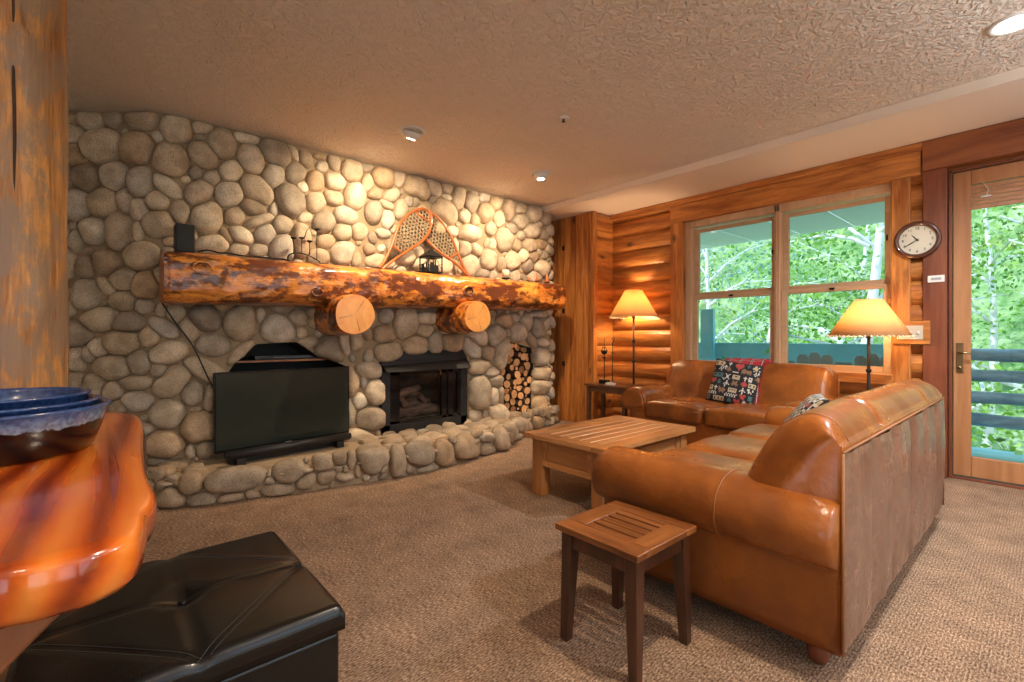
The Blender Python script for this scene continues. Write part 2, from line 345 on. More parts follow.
# window wall, built round its openings
def wxz(px, py): return at_y(px, py, WY)
WIN_L, WIN_R, WIN_B, WIN_T = -2.87, -0.93, 0.80, 2.50
DOOR_L, DOOR_R, DOOR_T = -0.565, 0.46, 2.50
b = MB()
for x0, x1, z0, z1 in [(-4.0, WIN_L, 0, CZ), (WIN_L, WIN_R, 0, WIN_B), (WIN_L, WIN_R, WIN_T, CZ), (WIN_R, DOOR_L, 0, CZ), (DOOR_L, DOOR_R, DOOR_T, CZ), (DOOR_R, XR+.1, 0, CZ)]:
    b.box(x0, x1, WY, WY+.16, z0, z1)
wb = struct(b.build('wall_back', M['pine_x']))
def courses(b, a0, a1, fixed, axis, z0, z1, out, pitch=.205, r=.045):
    # half-round log courses; axis 'x' runs along x on a wall whose face is y = fixed, 'y' along y on x = fixed
    z = z0
    k = 0
    while z < z1-1e-4:
        zt = min(z+pitch, z1); n = 8; prof = [(0, z)]
        for i in range(n+1):
            s = i/n; zz = z+(zt-z)*s; prof.append((.006+r*(1-abs(2*s-1)**2.6), min(zz, zt)))
        prof.append((0, zt))
        if axis == 'x': rg = [[(a, fixed-d*out, q) for d, q in prof] for a in (a0, a1)]
        else: rg = [[(fixed+d*out, a, q) for d, q in prof] for a in (a0, a1)]
        b.loft(rg); z += pitch
b = MB()
courses(b, -3.93, -3.00, WY, 'x', 0, SZ, 1); courses(b, -3.00, -.72, WY, 'x', 0, .80, 1)
courses(b, -.80, -.70, WY, 'x', .8, 2.75, 1, pitch=.205, r=.05)
b.build('log_siding', M['pine_x'], wb, smooth=False)
# boxed closet in the corner
b = MB(); b.box(-3.93, -6.1, 4.82, WY+.1, 0, SZ)
ws = struct(b.build('wall_closet', M['pine_v']))
b = MB(); courses(b, 4.85, WY, -3.93, 'y', 0, SZ, 1, r=.03); b.build('log_siding', M['pine_y'], ws)
b = MB(); b.box(-3.935, -3.895, 4.79, 4.87, 0, SZ-.001); b.build('corner_board', M['pine_v'], ws, bevel=.004)
x = -3.99
b = MB(); k = 0
while x > -4.95:
    w = [.11, .085, .12, .1][k % 4]; b.box(x-w+.003, x, 4.795, 4.82, 0, SZ-.001); x -= w; k += 1
b.build('tongue_and_groove_boards', M['pine_v'], ws, bevel=.005)
for z in (2.36, 1.5, .78):
    b = MB(); b.box(-4.44, -4.40, 4.785, 4.795, z-.03, z+.03); b.tube([(-4.40, 4.783, z-.035), (-4.40, 4.783, z+.035)], .006)
    b.build('hinge', M['iron'], ws)
# trims round window and door
def trim(n, x0, x1, z0, z1, m, d0=.07, d1=0.0, bev=.006):
    q = MB(); q.box(x0, x1, WY-d0, WY-d1, z0, z1); return struct(q.build('trim_%d' % n, m, bevel=bev))
trim(1, -3.03, WIN_L, .0, WIN_T+.0, M['pine_v'], .075)
trim(2, WIN_R, -.80, .0, WIN_T+.0, M['pine_v'], .075)
trim(3, -3.03, -.73, WIN_T, 2.70, M['pine_x'], .08)
trim(4, -3.9, -.60, 2.70, SZ-.002, M['pine_x'], .095)
trim(5, -.72, DOOR_L-.005, 0, DOOR_T+.02, M['red_v'], .08)
trim(6, -.72, 1.2, DOOR_T+.02, SZ-.003, M['red_x'], .10)
trim(7, WIN_L-.02, WIN_R+.02, WIN_B-.07, WIN_B+.02, M['pine_x'], .10)
trim(8, DOOR_R, DOOR_R+.16, 0, DOOR_T, M['red_v'], .08)

# windows: double hung pair
def window(n, x0, x1, zg0, zm0, zm1, zg1):
    """x0..x1 clear glass; zg0 sill of lower glass, zm0 top of lower glass, zm1 bottom of upper glass, zg1 top"""
    f = MB(); y0, y1 = WY-.02, WY+.13; e = .055
    f.box(min(x0-e-.03, WIN_L if x0 < -2 else 9), x0-e, y0, y1, WIN_B, WIN_T); f.box(x1+e, x1+e+.03, y0, y1, WIN_B, WIN_T)
    f.box(x0-e-.03, x1+e+.03, y0, y1, zg1+e, WIN_T); f.box(x0-e-.03, x1+e+.03, y0, y1, WIN_B, zg0-e)
    fr = struct(f.build('window_%d' % n, M['frame_v'], bevel=.006))
    for nm, za, zb, ya, yb in (('lower_sash', zg0, zm0, WY+.02, WY+.06), ('upper_sash', zm1, zg1, WY+.065, WY+.10)):
        s = MB(); s.box(x0-e, x0, ya, yb, za-e, zb+e*.75); s.box(x1, x1+e, ya, yb, za-e, zb+e*.75); s.box(x0, x1, ya, yb, zb, zb+e*.75); s.box(x0, x1, ya, yb, za-e, za)
        so = s.build(nm, M['frame_x'], fr, bevel=.005)
        g = MB(); g.box(x0-.004, x1+.004, (ya+yb)/2-.003, (ya+yb)/2+.003, za-.004, zb+.004); g.build('pane', M['glass'], so)
    l = MB(); l.box((x0+x1)/2-.02, (x0+x1)/2+.02, WY+.0, WY+.02, zm0+.015, zm0+.035); l.build('sash_lock', M['iron'], fr)
    l = MB(); l.box(x1+e*.5-.006, x1+e*.5+.006, WY+.005, WY+.02, 2.0, 2.05); l.build('tilt_latch', M['iron'], fr)
window(1, -2.74, -1.947, .879, 1.579, 1.665, 2.367)
window(2, -1.782, -1.0, .879, 1.579, 1.665, 2.367)
b = MB(); b.box(-1.947+.085, -1.782-.085, WY-.03, WY+.12, WIN_B, WIN_T); struct(b.build('trim_9', M['frame_v'], bevel=.006))

# glazed door
GL, GR, GB, GT = -.437, .30, .192, 2.19
d = MB(); y0, y1 = WY-.0, WY+.045
b = MB(); b.box(DOOR_L, DOOR_L+.02, WY-.03, WY+.15, 0, DOOR_T); b.box(DOOR_R-.02, DOOR_R, WY-.03, WY+.15, 0, DOOR_T); b.box(DOOR_L, DOOR_R, WY-.03, WY+.15, DOOR_T-.02, DOOR_T)
b.box(DOOR_L, DOOR_R, WY-.02, WY+.15, 0, .02)
dr = struct(b.build('door_1', M['red_v'], bevel=.003))
d.box(DOOR_L+.024, GL, y0, y1, .03, DOOR_T-.024); d.box(GR, DOOR_R-.024, y0, y1, .03, DOOR_T-.024); d.box(GL, GR, y0, y1, .03, GB); d.box(GL, GR, y0, y1, 2.36, DOOR_T-.024)
dl = d.build('door_leaf', M['doorwood'], dr, bevel=.005)
g = MB(); g.box(GL-.003, GR+.003, WY+.02, WY+.026, GB-.003, 2.363); g.build('pane', M['glass'], dl)
g = MB()
for i in range(6): g.box(GL, GR, WY+.004, WY+.018, GT-.03+.0325*i, GT+.0+.0325*i)
g.build('stacked_blind', M['doorwood'], dl, bevel=.003)
g = MB(); g.tube([(GL+.07, WY-.004, 2.36), (GL+.10, WY-.006, 2.30), (GL+.09, WY-.006, 2.26)], .0025, 6); g.sup((GL+.085, WY-.01, 2.25), (.035, .008, .010), 1, 12); g.build('blind_cord_cleat', M['white'], dl, smooth=True)
h = MB(); hx = -.50; h.box(hx-.022, hx+.022, WY-.012, WY, .86, 1.10); ho = h.build('handle_plate', M['brass'], dl, bevel=.004)
h = MB(); h.tube([(hx, WY-.01, 1.02), (hx, WY-.055, 1.02), (hx+.02, WY-.06, 1.02), (hx+.075, WY-.06, 1.017)], .010, 10); h.lathe((hx, WY-.02, .90), [(0, -.012), (.013, -.012), (.013, .012), (0, .012)], 10); h.build('lever', M['brass'], ho, smooth=True)

# rest of the shell
b = MB(); b.box(XL-.1, XL, YB, WY+.1, 0, CZ); struct(b.build('wall_far_left', M['plaster']))
b = MB(); b.box(XL, XR, YB-.1, YB, 0, .6); b.box(XL, XR, YB-.1, YB, 2.45, CZ)
for x0, x1 in ((XL, -.2), (2.0, XR)): b.box(x0, x1, YB-.1, YB, .6, 2.45)
struct(b.build('wall_front', M['plaster']))
b = MB(); b.box(XR, XR+.1, YB, WY+.1, 0, .15); b.box(XR, XR+.1, YB, WY+.1, 2.45, CZ)
for y0, y1 in ((YB, -1.6), (.2, .6), (2.5, 2.65), (4.6, WY+.1)): b.box(XR, XR+.1, y0, y1, .15, 2.45)
wr_ = struct(b.build('wall_right', M['pine_v']))

# ---------------------------------------------------------------- river-stone chimney
def make_path(pts, rad, nseg=8):
    """polyline with rounded corners -> list of points"""
    P = [Vector((*p, 0)) for p in pts]; out = [P[0]]
    for i in range(1, len(P)-1):
        a = (P[i-1]-P[i]); c = (P[i+1]-P[i]); r = min(rad, a.length*.45, c.length*.45); a.normalize(); c.normalize()
        for k in range(nseg+1):
            t = k/nseg; out.append((P[i]+a*r)*(1-t)**2+P[i]*2*t*(1-t)+(P[i]+c*r)*t*t)
    out.append(P[-1]); return out
class Surf:
    """vertical sheet over a plan path; outward normal to the left of travel"""
    def __init__(s, pts, rad, flip=False):
        s.p = make_path(pts, rad); s.s = [0]
        for a, b_ in zip(s.p, s.p[1:]): s.s.append(s.s[-1]+(b_-a).length)
        s.flip = -1 if flip else 1
        s.seg_n = []
        for a, b_ in zip(s.p, s.p[1:]):
            d = (b_-a).normalized(); s.seg_n.append(Vector((-d.y, d.x, 0))*s.flip)
        s.vn = [s.seg_n[0]]+[(a+b_).normalized() for a, b_ in zip(s.seg_n, s.seg_n[1:])]+[s.seg_n[-1]]
    def at(s, q, z, h=0):
        q = max(0, min(s.s[-1]-1e-6, q)); lo = 0; hi = len(s.s)-1
        while hi-lo > 1:
            m = (lo+hi)//2
            if s.s[m] <= q: lo = m
            else: hi = m
        t = (q-s.s[lo])/(s.s[lo+1]-s.s[lo]); p = s.p[lo].lerp(s.p[lo+1], t); n = s.vn[lo].lerp(s.vn[lo+1], t)
        return Vector((p.x+n.x*h, p.y+n.y*h, z))
    def hit(s, px, py):
        a, b_ = ray(px); best = None
        for i in range(len(s.p)-1):
            A, B = s.p[i], s.p[i+1]; ex, ey = B.x-A.x, B.y-A.y; det = a*(-ey)+b_*ex
            if abs(det) < 1e-9: continue
            t = (A.x*(-ey)+A.y*ex)/det
            k = (a*A.y-b_*A.x)/det if False else None
            X, Y = a*t, b_*t; L2 = ex*ex+ey*ey; w = ((X-A.x)*ex+(Y-A.y)*ey)/L2
            if t > 0 and -1e-6 <= w <= 1+1e-6 and (best is None or t < best[0]): best = (t, s.s[i]+w*math.sqrt(L2))
        if best is None: return None
        return best[1], H+(HY-py)/F*best[0]
wall = Surf([(-4.95, 4.60), (WX, 4.60), (WX, .36), (-5.35, -.70), (-6.19, -.95)], .16)
LQ = wall.s[-1]
# traced stones: crop origin, crop scale, (cx, cy, rx, ry, angle)
T_WALL = [
 (60, 90, 3.1, [(40,93,25,15,0),(102,98,37,30,0),(170,92,28,25,0),(258,92,48,36,0),(45,140,32,27,0),(138,178,55,52,0),(245,185,52,50,0),(55,205,35,32,0),(203,130,8,8,0),(90,275,40,40,0),(175,270,42,42,0),(252,285,36,47,0),(55,357,45,47,0),(20,270,20,40,0),(141,350,43,44,0),(205,343,22,38,0),(248,370,27,30,0),(112,440,45,38,0),(190,440,40,55,0),(245,440,18,28,0),(55,470,22,35,0),(30,540,25,45,0),(90,550,28,38,0),(155,540,48,38,0),(258,517,54,42,0),(200,588,42,36,0),(148,610,35,20,50),(88,632,38,46,0),(270,607,38,43,0),(200,655,38,30,0),(265,670,30,22,0),
   (303,347,32,30,0),(307,417,50,40,0),(373,380,28,38,0),(305,148,18,18,0),(362,125,52,46,30),(348,215,55,52,0),(437,118,35,20,0),(432,148,14,10,0),(440,205,56,38,35),(503,170,48,43,50),(590,215,52,36,65),(575,150,42,18,12),(667,198,52,36,40),(722,197,30,13,60),(760,215,28,18,60),(803,207,18,10,10),(848,225,28,18,70),(903,250,37,30,70),(420,255,22,24,0),(390,278,14,10,0),(335,300,52,24,40),(430,322,46,36,-30),(470,272,27,22,0),(530,254,37,33,0),(662,265,33,38,0),(728,260,30,32,0),(750,300,22,16,30),(523,325,43,41,0),(610,312,64,36,45),(790,285,27,34,0),(810,240,18,18,0),(850,285,34,26,30),(910,330,32,42,0),(845,335,32,22,20),(455,397,48,52,0),(538,390,32,28,0),(597,363,40,25,10),(662,368,14,22,0),(715,345,58,40,55),(790,348,32,34,0),(817,410,32,34,0),(885,390,36,27,20),(620,405,45,17,-20),(515,452,30,12,55),(560,452,38,24,30),(638,447,34,30,-30),(688,420,30,29,0),(757,395,24,17,0),(470,478,54,28,0),(555,493,28,20,0),(617,497,26,20,0),(690,490,40,45,0),(825,470,28,22,0),(875,442,30,26,0),(925,440,25,25,0),(873,505,37,36,0),(800,520,35,26,0),(745,470,30,55,0),(340,472,20,14,0),(915,525,15,25,0)]),
 (340, 90, 3.1, [(82,240,20,15,0),(83,290,18,27,0),(132,272,38,29,40),(182,275,18,25,0),(108,322,24,20,0),(158,328,25,20,-20),(235,305,44,32,50),(288,300,32,20,60),(365,335,17,35,0),(405,352,22,36,0),(445,335,18,16,0),(477,352,18,25,0),(520,372,20,35,0),(445,380,26,32,0),(385,390,20,22,0),(417,403,15,20,0),(325,378,42,28,50),(102,378,25,35,0),(22,385,32,26,40),(145,357,25,12,30),(145,403,17,30,0),(187,372,22,30,0),(230,345,14,16,0),(95,458,60,50,0),(10,440,22,28,0),(20,505,25,35,0),(60,530,22,25,0),(110,532,30,22,0),(555,370,22,16,0),(597,385,22,26,0),(557,408,25,25,0),(490,400,16,26,0),(640,408,22,24,0),(530,430,20,18,0),(590,437,25,22,0),(400,445,33,25,0),(465,430,16,22,0),(507,462,27,36,0),(560,452,12,14,0),(545,483,15,18,0),(585,483,20,22,0),(380,492,25,25,0),(420,495,24,14,45),(458,527,22,30,0),(530,530,20,28,0),(565,515,16,24,0),(640,475,16,20,0),(597,520,14,18,0),(637,522,26,22,0),(620,555,22,25,0),(580,545,18,24,0),(495,540,14,20,0),(440,570,24,14,0),(470,575,12,15,0),(540,575,14,20,0),(400,545,25,32,0),(600,578,20,20,0),(648,570,12,24,0),(612,420,10,12,0),(285,340,12,12,0),(215,345,14,16,0),(300,430,28,26,0),(250,430,26,30,0),(200,450,24,28,0),(200,520,30,24,0),(250,540,26,18,0),(310,540,34,34,0),(345,490,22,26,0)]),
 (60, 290, 2.967, [(80,25,45,32,0),(25,60,25,25,0),(190,35,33,28,0),(250,48,25,20,0),(120,90,60,33,-15),(205,97,45,30,0),(190,155,50,35,0),(55,130,50,40,0),(115,170,30,27,0),(55,205,28,38,0),(85,190,20,25,0),(160,230,52,33,0),(45,270,35,28,0),(240,215,30,35,0),(100,285,35,35,0),(160,300,28,27,0),(230,275,45,20,0),(232,330,42,27,0),(180,345,28,20,0),(15,165,15,25,0),(15,235,15,20,0),(267,140,27,28,0),(310,112,44,24,30),(345,68,28,28,0),(302,62,17,20,0),(383,115,36,26,60),(430,85,50,38,15),(322,187,56,31,-15),(298,240,25,22,0),(333,270,58,42,-30),(392,305,33,35,0),(322,367,50,40,0),(403,355,18,9,0),(418,405,58,48,0),(445,325,20,38,0),(455,162,48,32,0),(540,190,48,25,-40),(535,95,50,50,0),(592,75,15,22,0),(650,115,52,42,0),(710,85,38,25,0),(715,125,18,18,0),(800,180,48,42,30),(740,155,30,15,0),(435,240,70,28,25),(387,478,16,20,0),(310,455,55,38,0),(290,510,28,14,0),(365,530,45,25,0),(285,545,28,25,0),(330,562,24,15,0),(875,150,22,30,0),(300,600,38,38,0),(430,470,30,30,0),(440,520,30,18,0),(770,80,50,35,0)]),
 (340, 290, 3.246, [(65,190,48,48,0),(10,175,24,40,0),(148,85,22,25,0),(142,145,35,30,0),(155,200,42,34,0),(210,110,38,55,0),(240,178,42,33,0),(305,175,22,38,0),(365,170,36,28,0),(280,92,40,20,0),(330,92,28,22,0),(270,132,30,22,0),(350,125,25,18,0),(425,190,38,22,50),(450,155,30,25,0),(500,150,28,35,0),(530,100,25,25,0),(565,92,14,15,0),(575,138,22,30,0),(605,105,18,28,0),(635,120,22,38,0),(675,125,18,30,0),(475,205,25,22,0),(445,250,38,25,0),(492,268,22,18,0),(525,210,25,55,0),(505,293,28,20,0),(450,330,35,57,0),(497,345,14,28,0),(520,338,12,24,0),(438,412,22,24,0),(467,408,12,20,0),(510,398,30,27,0),(540,140,12,14,0),(685,195,14,35,0),(645,220,28,32,0),(650,268,30,22,0),(645,315,32,22,0),(688,250,11,18,0),(685,310,14,32,0),(677,355,18,16,0),(645,375,22,32,0),(680,405,15,32,0),(620,165,30,14,60),(655,170,18,14,0),(95,260,44,26,10),(35,300,20,45,0),(75,300,10,20,0),(115,330,35,40,0),(60,360,25,25,0),(100,420,50,40,0),(30,400,20,45,0),(55,475,55,28,0),(125,465,14,22,0),(400,85,30,20,0),(640,80,28,14,0)]),
]
def traced(surf, lists):
    out = []
    for ox, oy, sc, L in lists:
        for cx, cy, rx, ry, an in L:
            cx, cy, rx, ry = ox+cx/sc, oy+cy/sc, rx/sc, ry/sc; an = math.radians(an)
            c = surf.hit(cx, cy)
            if not c: continue
            e1 = surf.hit(cx+rx*math.cos(an)*.9, cy+rx*math.sin(an)*.9); e1b = surf.hit(cx-rx*math.cos(an)*.9, cy-rx*math.sin(an)*.9)
            e2 = surf.hit(cx-ry*math.sin(an)*.9, cy+ry*math.cos(an)*.9); e2b = surf.hit(cx+ry*math.sin(an)*.9, cy-ry*math.cos(an)*.9)
            if not (e1 and e1b and e2 and e2b): continue
            ax = np.array([(e1[0]-e1b[0])/1.8, (e1[1]-e1b[1])/1.8]); ay = np.array([(e2[0]-e2b[0])/1.8, (e2[1]-e2b[1])/1.8])
            A = np.stack([ax, ay], 1)
            if np.linalg.norm(A) > .6 or abs(np.linalg.det(A)) < 1e-5: continue
            # path points run from right to left in the picture
            out.append((np.array(c), A, np.linalg.inv(A)))
    # drop doubles
    keep = []
    for s in out:
        if all(np.linalg.norm(s[2] @ (k[0]-s[0])) > .75 and np.linalg.norm(k[2] @ (s[0]-k[0])) > .75 for k in keep): keep.append(s)
    return keep
def inside(poly, p):
    c = False; n = len(poly)
    for i in range(n):
        a, b_ = poly[i], poly[(i+1) % n]
        if (a[1] > p[1]) != (b_[1] > p[1]) and p[0] < (b_[0]-a[0])*(p[1]-a[1])/(b_[1]-a[1])+a[0]: c = not c
    return c
def fill(st, q0, q1, z0, z1, holes, tries, rmin, rmax, rng, slack=.97):
    C = [s[0] for s in st]; I = [s[2] for s in st]
    Ca = np.array(C); Ia = np.array(I)
    sched = [rmax*(rmin/rmax)**(k/(tries-1)) for k in range(tries)]
    for r in sched:
        p = np.array([rng.uniform(q0, q1), rng.uniform(z0, z1)])
        if any(inside(h, p) for h in holes): continue
        ok = True
        asp = rng.uniform(.75, 1.3); an = rng.uniform(0, PI)
        B = np.array([[math.cos(an), -math.sin(an)], [math.sin(an), math.cos(an)]]) @ np.diag([r*asp, r/asp])
        ts = np.linspace(0, 2*PI, 10, endpoint=False); ring = p+(B @ np.stack([np.cos(ts), np.sin(ts)])).T*.8
        if len(Ca):
            near = np.linalg.norm(Ca-p, axis=1) < .6
            d = np.einsum('kij,nkj->nki', Ia[near], ring[:, None, :]-Ca[near][None])
            if d.size and (np.linalg.norm(d, axis=2) < slack).any(): continue
        if any(inside(h, q) for h in holes for q in ring): continue
        Ca = np.vstack([Ca, p]) if len(Ca) else p[None]; Ia = np.concatenate([Ia, np.linalg.inv(B)[None]]) if len(Ia) else np.linalg.inv(B)[None]
        st.append((p, B, np.linalg.inv(B)))
    return st
def stones_mesh(mb, st, mapf, holes, rng, lim=None, dep=.78, dmin=.025, dmax=.125, grow=1.16, gap=.05, nth=26):
    C = np.array([s[0] for s in st]); I = np.array([s[2] for s in st])
    for i, (c, A, Ai) in enumerate(st):
        near = [j for j in range(len(st)) if j != i and np.linalg.norm(C[j]-c) < .55]
        rr = []
        for k in range(nth):
            th = 2*PI*k/nth; d = A @ np.array([math.cos(th), math.sin(th)])
            rho = np.linspace(.35, grow, 24); pts = c+rho[:, None]*d[None]
            ok = np.ones(24, bool)
            if near:
                dd = np.linalg.norm(np.einsum('kij,nkj->nki', I[near], pts[:, None, :]-C[near][None]), axis=2).min(1)
                ok &= rho+gap < dd
            for h in holes:
                ok &= ~np.array([inside(h, p) for p in pts])
            if lim: ok &= (pts[:, 0] > lim[0]) & (pts[:, 0] < lim[1]) & (pts[:, 1] > lim[2]) & (pts[:, 1] < lim[3])
            bad = np.where(~ok)[0]
            rr.append(rho[bad[0]-1] if len(bad) and bad[0] > 0 else (rho[0] if len(bad) else rho[-1]))
        for _ in range(2): rr = [(rr[k-1]+2*rr[k]+rr[(k+1) % nth])/4 for k in range(nth)]
        sz = math.sqrt(abs(np.linalg.det(A)))*np.mean(rr); D = max(dmin, min(dmax, sz*dep))*rng.uniform(.85, 1.12)
        tilt = (rng.uniform(-.22, .22), rng.uniform(-.22, .22)); sd = Vector((rng.uniform(0, 99),)*3)
        rings = []
        levels = [(1.0, -.25), (1.0, .06), (.985, .24), (.95, .42), (.88, .60), (.76, .77), (.60, .89), (.40, .965), (.18, .995)]
        for f, hh in levels:
            ring = []
            for k in range(nth):
                th = 2*PI*k/nth; v = np.array([math.cos(th), math.sin(th)]); p = c+(A @ v)*rr[k]*f
                nz = noise.noise(Vector((p[0]*9, p[1]*9, hh*1.2))+sd)*.16
                hgt = D*hh*(1+(tilt[0]*v[0]+tilt[1]*v[1])*f*1.2+nz) if hh > 0 else D*hh
                ring.append(mapf(p[0], p[1], hgt))
            rings.append(ring)
        mb.loft(rings)
rng = random.Random(11)
def to_wall(L): return [wall.hit(*p) for p in L]
niche = to_wall([(222,452),(222,386),(229,371),(240,356),(257,344),(296,342),(312,352),(318,357),(333,361),(346,366),(347,432)])
fireh = to_wall([(384,434),(384,366),(402,355.5),(463,352),(467,366),(467,421)])
woodh = to_wall([(504,407),(501.5,376),(503,362),(510,342),(531,348),(533,365),(531,388),(531,412),(515,418)])
HOLES = [niche, fireh, woodh]
st = traced(wall, T_WALL)
st = fill(st, .42, LQ-.1, .03, CZ-.03, HOLES, 4200, .024, .085, rng, slack=1.0)
st = fill(st, .05, .42, .05, CZ-.05, [], 300, .03, .10, rng)
ch = struct(bpy.data.objects.new('wall_left', None)); COL.objects.link(ch)
mb = MB(); stones_mesh(mb, st, lambda q, z, h: wall.at(q, z, h), HOLES, rng, lim=(.0, LQ, .0, CZ-.01))
mb.build('river_stones', M['stone'], ch, smooth=True)
# mortar bed: flat part tessellated round the three openings, the rest in strips
MO = .004
qf0 = min(wall.s[i] for i in range(len(wall.s)) if abs(wall.p[i].x-WX) < 1e-4)
qf1 = max(wall.s[i] for i in range(len(wall.s)) if abs(wall.p[i].x-WX) < 1e-4)
loops = [[Vector(p) for p in ((qf0, 0, 0), (qf1, 0, 0), (qf1, CZ, 0), (qf0, CZ, 0))]]+[[Vector((q, z, 0)) for q, z in h] for h in HOLES]
flat = [v for l in loops for v in l]; tris = geometry.tessellate_polygon(loops)
mb = MB(); mb.add([Vector((WX+MO, wall.at(v.x, v.y, 0).y, v.y)) for v in flat], [tuple(t) for t in tris])
for lo, hi in ((0, qf0), (qf1, LQ-.001)):
    qq = sorted(set([lo, hi]+[q for q in wall.s if lo <= q <= hi]))
    for a_, b_q in zip(qq, qq[1:]):
        mb.add([wall.at(a_, 0, MO), wall.at(b_q, 0, MO), wall.at(b_q, CZ, MO), wall.at(a_, CZ, MO)], [(0, 1, 2, 3)])
mb.build('mortar', M['mortar'], ch)
mb = MB()
for hl in HOLES:
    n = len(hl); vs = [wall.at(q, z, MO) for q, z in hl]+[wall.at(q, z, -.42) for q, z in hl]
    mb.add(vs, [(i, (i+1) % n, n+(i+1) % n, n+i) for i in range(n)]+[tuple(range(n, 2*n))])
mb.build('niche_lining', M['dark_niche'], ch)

# ---------------------------------------------------------------- raised hearth
HZ = .165
hpts = [(-4.34, 4.62), (-4.26, 4.30), (-4.10, 3.80), (-3.86, 3.42), (-3.66, 3.12), (-3.60, 2.70), (-3.52, 2.30), (-3.50, 1.87), (-3.58, 1.40), (-3.68, .98), (-3.78, .56), (-3.95, .26), (-4.25, .08), (-4.6, .06)]
hs = Surf(hpts, .14); HL = hs.s[-1]
T_HEARTH = [
 (350, 410, 4.876, [(10,240,25,50,0),(115,240,85,78,0),(235,250,42,85,0),(345,215,72,60,0),(300,290,25,22,0),(385,290,55,25,-15),(460,215,50,65,0),(570,190,60,68,0),(575,250,50,15,0),(675,200,42,38,0),(670,135,42,25,0),(740,150,35,65,0),(785,110,25,50,0),(780,180,15,25,0),(165,285,35,20,-50),(40,290,15,40,0),(825,130,20,18,0),(840,75,45,35,0),(910,60,30,32,0)]),
 (200, 420, 6.024, [(218,360,192,70,-8),(550,310,110,68,-8),(745,255,65,60,30),(880,235,62,80,0),(465,425,95,38,-5),(180,480,85,38,-15),(315,455,45,30,0),(640,370,65,45,-25),(760,345,60,42,-20),(870,345,55,25,0),(955,305,20,45,0)]),
 (140, 435, 8.52, [(430,420,105,100,0),(265,385,70,40,0),(255,550,115,95,0),(520,570,120,80,0)]),
]
hst = traced(hs, T_HEARTH)
hst = fill(hst, .02, HL-.02, .02, .235, [], 900, .02, .07, rng)
hearth = thing('stone_hearth', 'low raised river-stone hearth curving along the foot of the chimney', 'hearth')
mb = MB(); stones_mesh(mb, hst, lambda q, z, h: hs.at(q, z, h-.02), [], rng, lim=(0, HL, 0, .27), dep=.75, dmin=.03, dmax=.085, grow=1.12)
# cobbles on the top
def hinside(x, y, m=0):
    a = hs.hit
    poly = [(p.x, p.y) for p in hs.p]+[(WX-.02, -.05), (WX-.02, 4.62)]
    return inside(poly, (x, y))
tops = []
for i in range(1, 200):
    q = HL*i/200; p = hs.at(q, 0, -.10)
    r = rng.uniform(.055, .085)
    if all(np.hypot(p.x-t[0][0], p.y-t[0][1]) > (r+t[3])*.9 for t in tops):
        B = np.diag([r, r*1.1]); tops.append((np.array([p.x, p.y]), B, np.linalg.inv(B), r))
tst = [(t[0], t[1], t[2]) for t in tops]
far = [(WX-.02, -.5), (WX-1, -.5), (WX-1, 5), (WX-.02, 5)]
tvzone = [(-4.41, .60), (-3.90, .60), (-3.98, 1.80), (-4.41, 1.80)]
poly_h = [(p.x, p.y) for p in hs.p]+[(WX-.02, .05), (WX-.02, 4.62)]
class Out: pass
def fill_top(st):
    C = [s[0] for s in st]; R = [t[3] for t in tops]
    for k in range(6000):
        r = .10*(.025/.10)**(k/5999); x, y = rng.uniform(WX, -3.45), rng.uniform(.05, 4.6)
        if not inside(poly_h, (x, y)) or inside(tvzone, (x, y)): continue
        if all(np.hypot(x-c[0], y-c[1]) > (r+q)*.93 for c, q in zip(C, R)):
            asp = rng.uniform(.8, 1.25); an = rng.uniform(0, PI)
            B = np.array([[math.cos(an), -math.sin(an)], [math.sin(an), math.cos(an)]]) @ np.diag([r*asp, r/asp]); C.append(np.array([x, y])); R.append(r); st.append((np.array([x, y]), B, np.linalg.inv(B)))
    return st
tst = fill_top(tst)
stones_mesh(mb, tst, lambda x, y, h: Vector((x, y, HZ-.005+h)), [tvzone], rng, dep=.5, dmin=.02, dmax=.06, grow=1.25)
mb.build('hearth_stones', M['hearthstone'], hearth, smooth=True)
mb = MB(); hp = [(hs.at(q, 0, -.02).x, hs.at(q, 0, -.02).y) for q in hs.s if hs.at(q, 0, -.02).x > WX-.0]+[(WX-.01, .10), (WX-.01, 4.60)]
mb.prism(hp, 0, HZ, 'z'); mb.build('hearth_bed', M['mortar'], hearth)

# ---------------------------------------------------------------- fireplace insert
fp = thing('fireplace', 'black steel gas fireplace insert with hood and glass doors in the stone wall', 'fireplace', (WX, 2.6, HZ))
fp_loc = Vector((WX, 2.6, HZ))
def kid(mbx, name, m, par, **k):
    """world-space mesh parented to a thing: shift the verts into its space (things here are unrotated)"""
    root = par
    off = Vector(root.location)
    p = root.parent
    while p is not None: off += Vector(p.location); p = p.parent
    mbx.v = [tuple(Vector(v)-off) for v in mbx.v]
    return mbx.build(name, m, par, **k)
fyl, fyr, fzb, fzt = 2.09, 3.11, .17, .985
fx = WX+.05
m_ = MB(); m_.box(fx-.05, fx+.02, fyl, fyl+.09, fzb, .86); m_.box(fx-.05, fx+.02, fyr-.08, fyr, fzb, .93); m_.box(fx-.05, fx+.02, fyl, fyr, fzb, fzb+.10); m_.box(fx-.05, fx+.02, fyl, fyr, .80, .90)
kid(m_, 'surround', M['black'], fp, bevel=.004)
m_ = MB(); m_.add([(fx+.02, fyl, .86), (fx+.02, fyr, .90), (fx-.02, fyr-.02, 1.0), (fx-.02, fyl+.22, 1.0), (fx-.02, fyl, .90), (fx+.10, fyl+.02, .80), (fx+.10, fyr, .80)], [(0, 5, 6, 1), (0, 1, 2, 3, 4), (5, 0, 4), (1, 6, 2)])
